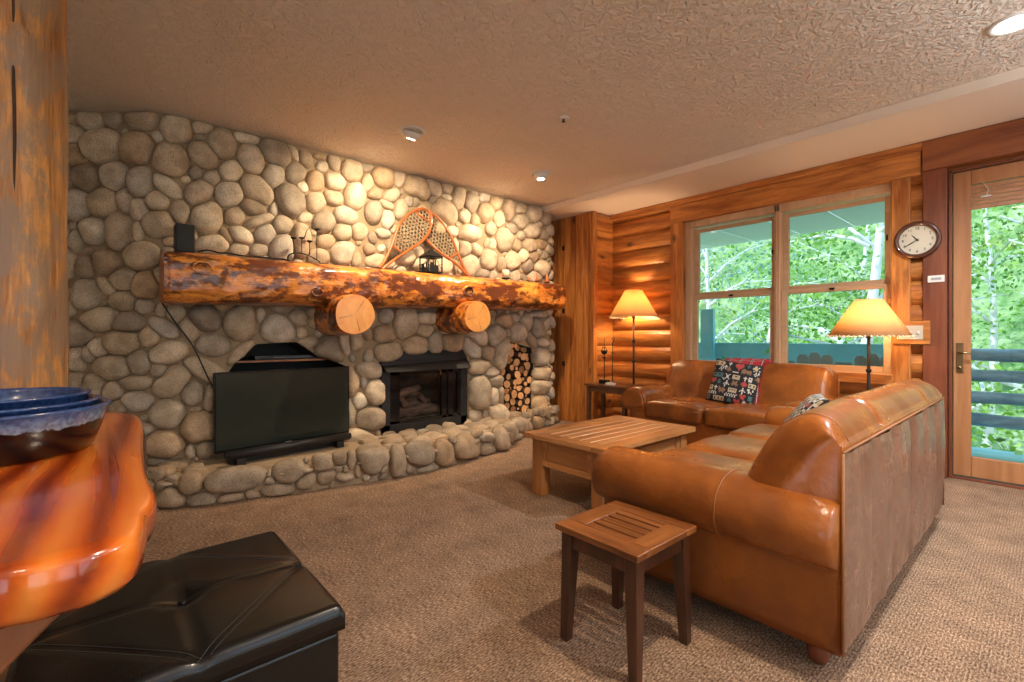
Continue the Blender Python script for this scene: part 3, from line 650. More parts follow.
m_.add([(fx-.06, fyl, .86), (fx-.06, fyr, .86), (fx-.06, fyr, 1.02), (fx-.06, fyl, 1.02)], [(0,1,2,3)])
kid(m_, 'hood', M['iron'], fp)
m_ = MB()
for y0, y1 in ((fyl+.09, fyl+.17), (fyl+.17, fyl+.20), (2.79, 2.85), (2.87, 2.93), (3.0, 3.03)):
    m_.box(fx-.03, fx+.01, y0, y1, fzb+.10, .80)
m_.box(fx-.03, fx+.01, fyl+.09, fyr-.08, fzb+.10, fzb+.13); m_.box(fx-.03, fx+.01, fyl+.09, fyr-.08, .76, .80)
kid(m_, 'door_frame', M['blackgloss'], fp, bevel=.003)
m_ = MB(); m_.box(fx-.012, fx-.008, fyl+.2, 2.79, fzb+.13, .76); m_.box(fx-.012, fx-.008, 2.85, 3.0, fzb+.13, .76); kid(m_, 'glass_door', M['glass'], fp)
m_ = MB(); m_.tube([(fx+.02, 2.75, .80), (fx+.035, 2.76, .77), (fx+.02, 2.77, .74)], .006); kid(m_, 'damper_handle', M['brass'], fp)
m_ = MB()
X0, X1 = WX-.40, fx-.03
m_.box(X0-.01, X0, 2.15, 3.05, .18, .95); m_.box(X0, X1, 2.14, 2.16, .18, .95); m_.box(X0, X1, 3.03, 3.05, .18, .95); m_.box(X0, X1, 2.15, 3.05, .90, .92); m_.box(X0, X1, 2.15, 3.05, .18, .24)
kid(m_, 'firebox', M['firebox'], fp)
m_ = MB(); m_.box(fx-.07, fx-.045, 2.27, 2.80, .275, .30); kid(m_, 'burner_pan', M['steel'], fp)
M['gaslog'] = wood('ceramic_log_bark', (.30, .13, .08), (.06, .025, .018), 'y', 12, .3, rough=.8, island=.3, bump=.8)
def fire_log(p0, p1, r):
    q = MB(); p0 = Vector(p0); p1 = Vector(p1); pts = []; rs = []
    for i in range(9):
        t = i/8; pts.append(p0.lerp(p1, t)+Vector((0, 0, .012*math.sin(t*9+p0.y*20)))); rs.append(r*(1+.12*math.sin(i*2.3)))
    q.tube(pts, rs, 12); return q
for p0, p1, r in (((fx-.13, 2.30, .35), (fx-.13, 2.80, .38), .055), ((fx-.26, 2.32, .40), (fx-.24, 2.78, .42), .055), ((fx-.11, 2.42, .43), (fx-.28, 2.40, .52), .035), ((fx-.12, 2.68, .44), (fx-.30, 2.60, .55), .035), ((fx-.25, 2.35, .50), (fx-.25, 2.66, .60), .04)):
    kid(fire_log(p0, p1, r), 'ceramic_log', M['gaslog'], fp, smooth=True)

# ---------------------------------------------------------------- firewood in its niche
ringm, t_, N_, L_, b_ = nt('firewood_cut_end')
tc_ = N_.new('ShaderNodeTexCoord'); vl = N_.new('ShaderNodeVectorMath'); vl.operation = 'LENGTH'; mpx = N_.new('ShaderNodeMapping'); mpx.inputs['Scale'].default_value = (0, 1, 1)
L_.new(tc_.outputs['Object'], mpx.inputs[0]); L_.new(mpx.outputs[0], vl.inputs[0])
nn = N_.new('ShaderNodeTexNoise'); nn.inputs['Scale'].default_value = 40; L_.new(tc_.outputs['Object'], nn.inputs[0])
dd = mathn(N_, L_, 'ADD', mathn(N_, L_, 'MULTIPLY', vl.outputs['Value'], 60), nn.outputs[0])
fr_ = mathn(N_, L_, 'FRACT', dd)
oi_ = N_.new('ShaderNodeObjectInfo')
L_.new(mixc(N_, L_, 1.0, ramp(N_, L_, fr_, [(0, (.78, .44, .20)), (.6, (.88, .54, .26)), (1, (.45, .20, .07))]), ramp(N_, L_, oi_.outputs['Random'], [(0, (.35, .26, .2)), (.4, (.85, .8, .75)), (1, (1.1, 1.05, 1))]), 'MULTIPLY'), b_.inputs['Base Color']); b_.inputs['Roughness'].default_value = .7
M['logend'] = ringm
barkm = mat('firewood_bark', (.12, .06, .035), .9, bump=1, bscale=80)
wpoly = [(wall.at(q, z).y, z) for q, z in woodh]
logs = []
ys_ = [p[0] for p in wpoly]; zs_ = [p[1] for p in wpoly]
r2 = random.Random(5)
for k in range(9000):
    r = .050*(.017/.050)**(k/8999); y, z = r2.uniform(min(ys_), max(ys_)), r2.uniform(min(zs_), max(zs_)-.02)
    if r > .036 and r2.random() < .8: continue
    if not all(inside(wpoly, (y+math.cos(a)*r*.85, z+math.sin(a)*r*.85)) for a in (0, 1, 2, 3, 4, 5)): continue
    if all(math.hypot(y-a, z-c) > (r+q)*1.06 for a, c, q in logs): logs.append((y, z, r))
logs.sort(key=lambda t: t[1])
proto_fw = None
for i, (y, z, r) in enumerate(logs):
    q = MB(); n = 14; ph = r2.uniform(0, 6); d0 = r2.uniform(-.09, .01)
    rg = []
    for xx, ff in ((-.36, .98), (-.2, 1), (0, 1), (0, .86)):
        rg.append([(xx+d0, math.cos(2*PI*k/n)*r*ff*(1+.08*math.sin(2*k*2*PI/n+ph)), math.sin(2*PI*k/n)*r*ff*(1+.08*math.sin(2*k*2*PI/n+ph))) for k in range(n)])
    q.loft(rg[:3], cap=False, mi=0); q.add([v for v in rg[2]], [tuple(range(n))], 1)
    q.add([v for v in rg[0]], [tuple(range(n))[::-1]], 1)
    o = q.build('firewood_log', [barkm, M['logend']], smooth=False, loc=(WX-.0, y, z))
    tag(o, 'small cut firewood log stacked end-on in the niche at the right of the chimney', 'firewood', 'cut logs in the firewood niche')

# ---------------------------------------------------------------- live-edge table, bowls, post, ottoman
TZ, TB = .90, .832
tpx = [(112,412),(126,413),(138,415),(143,422),(143,436),(144,452),(147,470),(153,482),(157,490),(154,498),(148,506),(146,516),(139,530),(125,539),(92,552),(60,560),(30,567),(0,572)]
tp = [at_z(x, y, TZ) for x, y in tpx]
tp = [(x, y) for x, y in tp]+[(-.7275, -.11), (-.729, -.16), (-.733, -.24), (-.745, -.36), (-.77, -.62), (-.74, -.92), (-1.1, -.96), (-1.5, -.93), (-1.9, -.97), (-2.06, -.90), (-2.06, -.45), (-2.045, -.15), (-2.05, -.05)]
outl = catmull([(x, y, 0) for x, y in tp], 4, True)
cen = Vector((sum(p.x for p in outl)/len(outl), sum(p.y for p in outl)/len(outl), 0))
tbl = thing('live_edge_table', 'thick glossy orange live-edge slab table with rounded front edge at far left', 'table', (cen.x, cen.y, 0))
def inset(poly, d):
    n = len(poly); out = []
    for i, p in enumerate(poly):
        t = (poly[(i+1) % n]-poly[i-1]); t.normalize(); nn_ = Vector((-t.y, t.x, 0))
        if nn_.dot(cen-p) < 0 and False: nn_ = -nn_
        out.append(p+nn_*d*SGN)
    return out
area = sum(outl[i].x*outl[(i+1) % len(outl)].y-outl[(i+1) % len(outl)].x*outl[i].y for i in range(len(outl)))
SGN = 1 if area > 0 else -1
q = MB(); rings = []
for d, z in ((.03, TB), (.012, TB+.003), (.002, TB+.014), (0, TB+.03), (0, TB+.045), (.002, TZ-.009), (.006, TZ-.003), (.012, TZ), (.04, TZ)):
    rings.append([Vector((p.x, p.y, z+.0025*math.sin(p.x*9)*(d > .001))) for p in inset(outl, d)])
q.loft(rings); so_ = kid(q, 'slab', M['slab'], tbl, smooth=True)
for p_ in so_.data.polygons:
    if len(p_.vertices) > 4: p_.use_smooth = False
bark_px = [i for i, p in enumerate(outl) if -1.95 < p.x < -.80 and p.y > .0]
q = MB(); pts = [outl[i] for i in bark_px if -1.9 < outl[i].x < -1.0]
pts.sort(key=lambda p: p.x)
ptb = []
for i, p in enumerate(pts): ptb.append(Vector((p.x, p.y-.006, TB+.022+.010*noise.noise(Vector((p.x*30, 0, 0))))))
q.tube(ptb, [.012+.006*noise.noise(Vector((p.x*50, 3, 0))) for p in pts], 8); kid(q, 'bark_edge', M['bark'], tbl, smooth=True)
def plank_leg(x0, x1, ya, yb, w):
    q = MB(); d = Vector((0, yb-ya, -TB)).normalized(); nrm = Vector((0, -d.z, d.y))*(w/2)
    A = Vector((0, ya, TB-.001)); B_ = Vector((0, yb, 0))
    P_ = [A-Vector((0, w*.6, 0)), A+Vector((0, 0, 0)), B_+Vector((0, 0, 0)), B_-Vector((0, w*.6, 0))]
    q.prism([(p.y, p.z) for p in P_], x0, x1, 'x'); return q
for x0 in (-.93, -1.80):
    kid(plank_leg(x0, x0+.07, .01, -.82, .30), 'leg', M['slableg'], tbl, bevel=.006)
    kid(plank_leg(x0+.075, x0+.145, -.62, .0-.02, .22), 'leg', M['slableg'], tbl, bevel=.006) if x0 < -1.5 else None
q = MB(); q.box(-1.80, -.86, -.47, -.40, .34, .44); kid(q, 'stretcher', M['slableg'], tbl, bevel=.006)

# log post
post = thing('log_post', 'peeled pine log post rising floor to ceiling at the left edge', 'post', (-2.25, -.232, 0))
q = MB(); rings = []; n = 40
for i in range(60):
    z = CZ*i/59; r = .147+.006*(1-i/59); ring = []
    for k in range(n):
        a = 2*PI*k/n; v = Vector((math.cos(a)*1.2, math.sin(a)*1.2, z*1.1)); rr_ = r*(1+.045*noise.noise(v*1.6)+.03*noise.noise(v*Vector((5,5,1.5)))) if False else r*(1+.05*noise.noise(v*1.6)+.025*noise.noise(Vector((v.x*5, v.y*5, z*2))))
        for kz, ka, ks in ((2.05, .3, .022), (1.25, .55, .02), (2.5, -.9, .03)):
            dd_ = ((z-kz)/.05)**2+((a-ka+PI) % (2*PI)-PI)**2/.07; rr_ += ks*math.exp(-dd_)
        ring.append((math.cos(a)*rr_, math.sin(a)*rr_, z))
    rings.append(ring)
q.loft(rings); q.build('trunk', M['post'], post, smooth=True)
for z0, z1, a in ((1.28, 2.5, .22), (.9, 1.7, -.15)):
    q = MB(); pts = []
    for i in range(16):
        z = z0+(z1-z0)*i/15; aa = a+.05*noise.noise(Vector((z*4, a, 0))); pts.append((math.cos(aa)*.150, math.sin(aa)*.150, z))
    q.tube(pts, [.001+.0035*math.sin(PI*i/15) for i in range(16)], 6); q.build('drying_crack', M['bark'], post, smooth=True)

# nested stoneware
def glaze(name, zs):
    m, t, N, L, b_ = nt(name)
    tc = N.new('ShaderNodeTexCoord'); sp = N.new('ShaderNodeSeparateXYZ'); L.new(tc.outputs['Object'], sp.inputs[0])
    n = N.new('ShaderNodeTexNoise'); n.inputs['Scale'].default_value = 45; n.inputs['Detail'].default_value = 3; L.new(tc.outputs['Object'], n.inputs[0])
    h = mathn(N, L, 'ADD', sp.outputs[2], mathn(N, L, 'MULTIPLY', mathn(N, L, 'SUBTRACT', n.outputs[0], .5), .02))
    c = ramp(N, L, mathn(N, L, 'MULTIPLY', h, 10), [(zs*10-.01, (.006, .004, .004)), (zs*10+.02, (.20, .27, .36)), (zs*10+.25, (.08, .17, .36)), (min(.99, zs*10+.45), (.02, .05, .16))])
    n5 = N.new('ShaderNodeTexNoise'); n5.inputs['Scale'].default_value = 90; L.new(tc.outputs['Object'], n5.inputs[0])
    c = mixc(N, L, 1.0, c, ramp(N, L, n5.outputs[0], [(.35, (.6, .6, .7)), (.7, (1.6, 1.5, 1.4))]), 'MULTIPLY')
    L.new(c, b_.inputs['Base Color']); b_.inputs['Roughness'].default_value = .2; b_.inputs['Coat Weight'].default_value = .2; return m
def bowl(loc, rb, rt, hh, m, label, zs):
    q = MB(); t = .010
    prof = [(.001, 0), (rb*.96, 0), (rb, .006), (rb+(rt-rb)*.45, hh*.45), (rt-.006, hh*.88), (rt, hh*.93), (rt+.001, hh*.98), (rt-.004, hh), (rt-t, hh*.985), (rt-t*1.2, hh*.9), (rb-t*.5, t*1.6), (.001, t)]
    q.lathe((0, 0, 0), prof, 64); o = q.build('stoneware_bowl', m, smooth=True, loc=loc)
    tag(o, label, 'bowl', None); return o
bc = (-1.479, -.174)
bowl((*bc, TZ+.0), .165, .195, .10, glaze('blue_rim_glaze', .062), 'largest dark stoneware bowl with dripping blue-grey rim, outermost of the nest on the slab table', .07)
bowl((bc[0]-.005, bc[1], TZ+.022), .143, .176, .088, glaze('cobalt_glaze', .03), 'middle deep-blue stoneware bowl nested inside the largest one, only its rim showing', .07)
bowl((bc[0]-.01, bc[1], TZ+.044), .128, .160, .082, glaze('speckled_blue_glaze', .02), 'topmost speckled blue stoneware bowl of the nest, smallest of the three', .07)

# ottoman
OX0, OX1, OY0, OY1, OZ = -1.88, -1.225, -.15, .487, .45
ox, oy = (OX0+OX1)/2, (OY0+OY1)/2
ott = thing('storage_ottoman', 'square black leather storage ottoman with tufted stitched lid in the foreground', 'ottoman', (ox, oy, 0))
hw, hd = (OX1-OX0)/2, (OY1-OY0)/2
q = MB(); q.box(-hw+.01, hw-.01, -hd+.01, hd-.01, .03, OZ-.075); q.build('body', M['blackleather'], ott, bevel=.012, seg=3)
q = MB(); n = 57; 
def otz(x, y):
    u, v = x/hw, y/hd
    e = max(abs(u), abs(v)); r = .022
    z = OZ-.004
    # crown of each cushion field
    z += .008*(1-u*u)*(1-v*v)
    cre = 0
    def g(d, w=.010): return math.exp(-(d/w)**2)
    cre = max(g(abs(x)), g(abs(y)))*.005
    dia = abs(abs(u)+abs(v)-1)*hw*.7
    cre = max(cre, g(dia, .006)*.003)
    z -= cre
    z -= .022*math.exp(-((x*x+y*y)/.0022))
    for sx_, sy_ in ((1, 0), (0, 1), (-1, 0), (0, -1)):
        z -= .006*math.exp(-(((u-sx_*.97)*hw)**2+((v-sy_*.97)*hd)**2)/.0010)
    dx = max(0, abs(x)-(hw-r)); dy = max(0, abs(y)-(hd-r)); dd_ = min(r, math.hypot(dx, dy))
    z -= r-math.sqrt(max(0, r*r-dd_*dd_))
    return z
vs = []; fs = []
lin = [math.sin((i/(n-1)-.5)*PI)*.5+.5 for i in range(n)]
lin = [.5*(i/(n-1))+.5*l for i, l in zip(range(n), lin)]
for i in range(n):
    for j in range(n):
        x, y = (lin[i]*2-1)*hw, (lin[j]*2-1)*hd; vs.append((x, y, otz(x, y)))
fs = [(i*n+j, (i+1)*n+j, (i+1)*n+j+1, i*n+j+1) for i in range(n-1) for j in range(n-1)]
bd = [i*n for i in range(n)]+[(n-1)*n+j for j in range(1, n)]+[i*n+n-1 for i in range(n-2, -1, -1)]+[j for j in range(n-2, 0, -1)]
k0 = len(vs)
for d in bd: vs.append((vs[d][0]*1.0, vs[d][1]*1.0, OZ-.068))
m0 = len(bd)
for i in range(m0): fs.append((bd[i], bd[(i+1) % m0], k0+(i+1) % m0, k0+i))
fs.append(tuple(range(k0, k0+m0)))
q.add(vs, fs); lid = q.build('lid', M['blackleather'], ott, smooth=True)
thr = mat('dark_stitching', (.06, .055, .05), .5)
def stitch(pts, par, step=.006, r=.0007, name='stitching'):
    q = MB(); P_ = [Vector(p) for p in pts]
    for a, c in zip(P_, P_[1:]):
        L_s = (c-a).length; k = max(1, int(L_s/step))
        for i in range(k): q.tube([a.lerp(c, (i+.1)/k), a.lerp(c, (i+.75)/k)], r, 4)
    return q.build(name, thr, par)
for a, c in (((0, -1), (1, 0)), ((1, 0), (0, 1)), ((0, 1), (-1, 0)), ((-1, 0), (0, -1))):
    for o_ in (-.008, .008):
        P_ = []
        for i in range(25):
            x, y = (a[0]+(c[0]-a[0])*i/24)*hw*.985+o_*.7*math.copysign(1, a[0]+c[0]), (a[1]+(c[1]-a[1])*i/24)*hd*.985+o_*.7*math.copysign(1, a[1]+c[1])
            if abs(x) < hw-.003 and abs(y) < hd-.003: P_.append((x, y, otz(x, y)+.001))
        stitch(P_, lid)
for sgn in (1, -1):
    for yy in (-.04,): pass
e = .0015
stitch([(hw+e, -hd+.02, OZ-.026), (hw+e, hd-.02, OZ-.026)], lid); stitch([(hw-.02, hd+e, OZ-.026), (-hw+.02, hd+e, OZ-.026)], lid)
q = MB(); q.sup((0, 0, otz(0, 0)+.003), (.011, .011, .005), 1, 12); q.build('tuft_button', M['blackleather'], lid, smooth=True)
for sx_ in (-1, 1):
    for sy_ in (-1, 1):
        q = MB(); q.lathe((sx_*(hw-.06), sy_*(hd-.06), 0), [(.018, 0), (.022, .03)], 12); q.build('foot', M['black'], ott)

# ---------------------------------------------------------------- sofas
seamm = mat('tan_seam_piping', (.30, .12, .04), .5)
def arm_prof(hf, s):
    P_ = [(hf-.004, .09), (hf-.002, .24), (hf, .37), (hf+.035, .385), (hf+.075, .415), (hf+.098, .46), (hf+.100, .51), (hf+.085, .555), (hf+.05, .592), (hf, .612), (hf-.06, .617), (hf-.12, .605), (hf-.165, .575), (hf-.19, .53), (hf-.195, .46), (hf-.195, .30), (hf-.195, .09)]
    return [(x*s, z) for x, z in P_]
BACKP = [(.5, .10), (.5, .45), (.5, .765), (.494, .79), (.472, .836), (.44, .868), (.39, .884), (.345, .876), (.295, .84), (.24, .77), (.19, .68), (.145, .57), (.10, .47), (.13, .40), (.20, .30), (.25, .10)]
def backrest_rings(hf, creases):
    rings = []; xs = []
    n = 64
    base = [-hf+2*hf*i/n for i in range(n+1)]+[sg_*(hf-d_) for sg_ in (-1, 1) for d_ in (.0015, .005, .012, .02, .03, .05)]+[c+d for c in creases for d in (-.03, -.015, -.006, 0, .006, .015, .03)]
    xs = sorted(set(round(v, 4) for v in base))
    for x in xs:
        d = hf-abs(x); R = .30; e_ = 1 if d >= R else math.sqrt(max(0, 1-((R-d)/R)**2)); rd = .78+.22*math.sqrt(max(0, 1-(1-min(1, d/.07))**2)); s = (.87+.13*e_)*rd
        cr = sum(math.exp(-((x-c)/.016)**2) for c in creases)
        ring = []
        for (y, z) in catmull([(a, b_, 0) for a, b_ in BACKP], 3, False) if False else [(p.x, p.y) for p in BP]:
            sz_ = 1-(1-s)*max(0, min(1, (.5-y)/.12)); yy, zz = .5+(y-.5)*(.35+.65*s), .50+(z-.50)*(sz_ if z > .5 else 1)
            if z > .5: 
                wgt = min(1, (z-.5)/.2)
                yc, zc = .36, .66; k = 1-.05*cr*wgt
                if y < .495: yy = yc+(yy-yc)*k
                zz = zc+(zz-zc)*k
                if y < .495: zz += .012*(noise.noise(Vector((x*2.3, y*5, z*4+hf))))
                if y < .3: yy += .014*noise.noise(Vector((x*5, z*5, hf*3)))
            ring.append((x, yy, zz))
        rings.append(ring)
    return rings
BP = catmull([(a, b_, 0) for a, b_ in BACKP], 3, False)
def make_sofa(name, label, loc, rz, hf, D, ncush, creases):
    root = thing(name, label, 'sofa', loc, rz)
    dy = D/2-.5
    def sh(rings): return [[(x, y+dy, z) for x, y, z in r] for r in rings]
    q = MB(); q.box(-hf+.02, hf-.02, -D/2+.035, D/2-.10, .09, .37); q.build('base', M['leather'], root, bevel=.02, seg=3)
    q = MB(); q.loft(sh(backrest_rings(hf-.004, creases))); bk = q.build('backrest', M['leather'], root, smooth=True)
    # stitched seam down the near ends of the backrest
    for sx_ in (-1, 1):
        q = MB(); ring = sh(backrest_rings(hf-.004, creases)); xi = min(range(len(ring)), key=lambda i: abs(ring[i][0][0]-sx_*(hf-.10)))
        pts = [Vector(p) for p in ring[xi] if p[2] > .62]; q.tube([p+Vector((0, 0, .001)) for p in pts], .0025, 5); q.build('seam', seamm, bk, smooth=True)
    # back panel with vertical pleats
    q = MB(); nx = 120; zs_ = [.10, .3, .5, .7, .765]; vs = []
    for i in range(nx+1):
        x = -hf+2*hf*i/nx; ph = (x+hf)/(2*hf/round(2*hf/.33)); fr_ = abs((ph % 1)-.5)*2; dep_ = .022*(1-fr_**4)
        for z in zs_: vs.append((x, D/2+.002+dep_*min(1, (z-.08)/.1, (.80-z)/.06)+.010*min(1, (hf-abs(x))/.05)*noise.noise(Vector((x*9, z*2.2, 5))), z))
    kz = len(zs_); fs = [(i*kz+j, (i+1)*kz+j, (i+1)*kz+j+1, i*kz+j+1) for i in range(nx) for j in range(kz-1)]
    q.add(vs, fs); pn = q.build('back_panel', M['leathersheen'], root, smooth=True)
    q = MB(); q.tube([(-hf, D/2+.006, .768), (hf, D/2+.006, .768)], .005, 6)
    for sx_ in (-1, 1): q.tube([(sx_*hf, D/2+.004, .10), (sx_*hf, D/2+.004, .765)], .005, 6)
    q.build('piping', seamm, pn, smooth=True)
    for s in (-1, 1):
        P0 = arm_prof(hf, s); cx_ = s*(hf-.05); rings = []
        P1 = [(p.x, p.y) for p in catmull([(a, b_, 0) for a, b_ in P0], 3, False)]
        AF = .035; ys = [-D/2-.012+AF, -D/2-.008+AF, -D/2+.003+AF, -D/2+.02+AF, -D/2+.052+AF]+[-D/2+.09+(D-.17)*i/16 for i in range(1, 17)]+[D/2-.05, D/2-.02, D/2-.005]
        for y in ys:
            d0 = y+D/2+.012-AF; k = 1 if d0 > .05 else .90+.10*math.sqrt(max(0, 1-(1-d0/.05)**2))
            d1 = D/2-.005-y; k2 = 1 if d1 > .05 else .93+.07*math.sqrt(max(0, 1-(1-d1/.05)**2)); k *= k2
            ring = []
            for x, z in P1:
                zz = .40+(z-.40)*k if z > .36 else z
                if z > .4: zz += .010*noise.noise(Vector((x*3, y*4, 2)))-.012*max(0, (y)/D)*(1 if z > .5 else 0)
                ring.append((cx_+(x-cx_)*k, y, zz))
            rings.append(ring)
        q = MB(); q.loft(rings); ao = q.build('arm', M['leather'], root, smooth=True)
        q = MB(); yy = D*.12
        pts = []
        for x, z in P1:
            if z > .375: pts.append((x+.002*s if x*s > hf-.05 else x, yy+.04*(z-.5), z+.002 if z > .5 else z-.001))
        q.tube(pts, .0025, 5); q.build('seam', seamm, ao, smooth=True)
        # front facing disc with gathered pleats
        q = MB(); y = -D/2-.014+AF; rg = []
        F_ = [(x, z) for x, z in P1 if z > .375]; fx_ = sum(p[0] for p in F_)/len(F_); fz_ = .5
        for kk, yo in ((.86, .004), (.80, -.006), (.6, -.010), (.2, -.011)):
            rg.append([(fx_+(x-fx_)*kk, y+yo, fz_+(z-fz_)*kk) for x, z in F_])
        q.loft(rg); q.build('arm_front', M['leather'], ao, smooth=True)
    inner = hf-.195; w = 2*inner/ncush
    for i in range(ncush):
        cx_ = -inner+w*(i+.5); q = MB(); n = 40; L0 = D-.36
        q.sup((cx_, -D/2+.0+L0/2, .415), (w/2-.002, L0/2+.015, .085), .16, 48, e2=.30)
        for vi, v in enumerate(q.v):
            if v[2] > .44:
                u = (v[0]-cx_)/(w/2); t = (v[1]+D/2)/L0; q.v[vi] = (v[0], v[1], v[2]+.018*(1-u*u)+.006*noise.noise(Vector((v[0]*5, v[1]*5, i))))
        so = q.build('seat_cushion', M['leather'], root, smooth=True)
        q = MB(); q.tube([(cx_-w/2+.03, -D/2-.012, .45), (cx_+w/2-.03, -D/2-.012, .45)], .003, 5); q.build('piping', seamm, so, smooth=True)
    for sx_ in (-1, 1):
        for sy_ in (-1, 1):
            q = MB(); q.lathe((sx_*(hf-.08), sy_*(D/2-.09), 0), [(.024, 0), (.034, .02), (.038, .05), (.030, .075), (.038, .10)], 16); q.build('foot', M['red_v'], root, smooth=True)
    return root
make_sofa('sofa', 'long tan leather sofa, back toward the glazed door, near arm beside the slatted side table', (-.96, 2.905, 0), -PI/2, 1.065, 1.0, 3, [-.55, .50])
make_sofa('loveseat', 'two-cushion tan leather loveseat under the double window', (-2.115, 4.64, 0), 0, .81, .97, 2, [])

# pixel-patterned pillow
PAT = ["........................................",
".oooooooo.....w.....rr.rr....b....oo....",
".ottoottoo...www...rrrrrrr..bbb...oo.w..",
".ottoottoo....w....rrrrrrr...b...oooo...",
".oooooooo..w........rrrrr..........oo.w.",
"........w.www.t......rrr..tt......w.....",
".t.....w.w.w.ttt......r..tttttttt...w.w.",
"ttt...w.w...ttttt........tttttttt..w.w..",
".t......w.....t...wwwww..t.t..t.t...w...",
"......................................tt",
".bbbbbbbbbb..w..w..oooooo....w..www..ttt",
".bb..bb..bb...ww...oo..oo...www.w.w....t",
".bbbbbbbbbb...ww...oooooo....w..www.....",
"...........w.w..w............r..........",
".rr.rr......w.......t..t....rrr..oooooo.",
".rrrrr..bb.....w....tttt...rrrrr.o.oo.o.",
"..rrr..bbbb...www..tttttt...rrr..oooooo.",
"...r....bb...w.w.w..t..t..................",
"..............w..............w...ww..w..",
".oooo..w..t.......ooooooo...www...ww....",
".o..o.www.tt.tt...o.o.o.o..w.w.w..w.w...",
".oooo..w..tttttt..ooooooo....w..........",
"...........tttt.............rr.rr..bbb..",
".w.w.w.w...t..t..w.w.w.w.w..rrrrr..bbb..",
"w.w.w.w.w.......w.w.w.w.w....rrr...bbb..",
"...............................r........",
".ttt...ooooooooo....b...rr.rr...w....oo.",
".t.t...o.oo.oo.o...bbb..rrrrr..www..oooo",
".ttt...ooooooooo..bbbbb..rrr..w.w.w..oo.",
"........................................",]
pcol = {'.': (.012, .012, .014), 'o': (.45, .36, .22), 'w': (.55, .52, .45), 'r': (.42, .06, .05), 't': (.24, .13, .07), 'b': (.06, .13, .14)}
pm = {k: mat('pillow_print_%d' % i, c, .85) for i, (k, c) in enumerate(pcol.items())}
def make_pillow(loc, rot, S, T, pat, mats, keys, label, backm):
    root = thing('throw_pillow', label, 'pillow', loc)
    root.rotation_euler = rot
    nr = len(pat); nc = max(len(r) for r in pat); q = MB(); N_p = 40
    def pos(i, j, side):
        u, v = i/N_p*2-1, j/N_p*2-1
        k = 1-.06*(1-abs(u)**2)*0
        pin = 1-.05*(1-v*v)*abs(u)**3; pin2 = 1-.05*(1-u*u)*abs(v)**3
        th = T*((1-u**4)*(1-v**4))**.6
        return (u*S/2*pin, side*th/2, v*S/2*pin2)
    vs = [pos(i, j, -1) for i in range(N_p+1) for j in range(N_p+1)]
    fs = [(i*(N_p+1)+j, (i+1)*(N_p+1)+j, (i+1)*(N_p+1)+j+1, i*(N_p+1)+j+1) for i in range(N_p) for j in range(N_p)]
    q.add(vs, fs)
    q.m = []
    for i in range(N_p):
        for j in range(N_p):
            row = pat[min(nr-1, int((N_p-1-j)/N_p*nr))]; c = int(i/N_p*40); ch_ = row[c] if c < len(row) else '.'
            q.m.append(keys.index(ch_) if ch_ in keys else 0)
    q.build('printed_cover', mats, root, smooth=True)
    q = MB(); vs = [pos(i, j, 1) for i in range(N_p+1) for j in range(N_p+1)]; q.add(vs, fs); q.build('back_cover', backm, root, smooth=True)
    return root
keys = list(pcol)
make_pillow((-2.075, 4.715, .69), (math.radians(-22), math.radians(8), math.radians(8)), .45, .13, PAT, [pm[k] for k in keys], keys, 'black square pillow printed with lodge motifs leaning on the loveseat back', pm['r'])
PAT2 = ["wwww....wwww....wwww....wwww....wwww....", "w..w.oo.w..w.oo.w..w.oo.w..w.oo.w..w.oo.", "wwww.oo.wwww.oo.wwww.oo.wwww.oo.wwww.oo.", "....wwww....wwww....wwww....wwww....wwww", ".rr.w..w.rr.w..w.rr.w..w.rr.w..w.rr.w..w", "....wwww....wwww....wwww....wwww....wwww"]*3
make_pillow((-1.06, 3.42, .62), (math.radians(-38), 0, math.radians(-68)), .38, .13, PAT2, [pm[k] for k in keys], keys, 'black and cream patterned pillow tucked in the far corner of the long sofa', pm['.'])

# plaid throw over the loveseat back
def plaid():
    m, t, N, L, b_ = nt('red_plaid_wool'); uv = N.new('ShaderNodeUVMap'); uv.uv_map = 'uv'; sp = N.new('ShaderNodeSeparateXYZ'); L.new(uv.outputs[0], sp.inputs[0])
    def stripes(src, per):
        f = mathn(N, L, 'FRACT', mathn(N, L, 'MULTIPLY', src, per))
        return ramp(N, L, f, [(0, (.45, .03, .04)), (.38, (.04, .01, .015)), (.5, (.6, .55, .5)), (.56, (.03, .01, .01)), (.66, (.6, .55, .5)), (.71, (.45, .03, .04))], 'CONSTANT')
    c = mixc(N, L, .5, stripes(sp.outputs[0], 9), stripes(sp.outputs[1], 13)); L.new(c, b_.inputs['Base Color']); b_.inputs['Roughness'].default_value = .95; return m
thw = thing('plaid_throw', 'folded red and black plaid throw hanging over the loveseat back behind the pillow', 'throw blanket', (-2.06, 4.64, 0))
prof = [(p.x-.015, p.y) for p in BP if p.y > .48 and (p.x < .49 or p.y > .55)]
path = []
for y, z in prof:
    yy, zz = y+(.012 if y > .42 else (-.008 if y < .22 else 0)), z+(.014 if z > .8 else .0)
    path.append((yy+.0, zz))
q = MB(); uv = []; nx = 14
x0, x1 = -.21, .19
for off in (0, .016):
    for k, (y, z) in enumerate(path):
        d = off
        for i in range(nx+1):
            x = x0+(x1-x0)*i/nx+(.0 if off == 0 else 0)
            cy_, cz_ = .33, .62; dv = Vector((y-cy_, z-cz_)).normalized()
            w_ = .004*math.sin(i*1.3+k*.2)
            q.v.append((x+.012*math.sin(k*.25), y+dv.x*(d+.012+w_)-.005, z+dv.y*(d+.012+w_))); uv.append((i/nx*.4, k/len(path)*.75))
kp = len(path); st_ = (nx+1); half = kp*st_
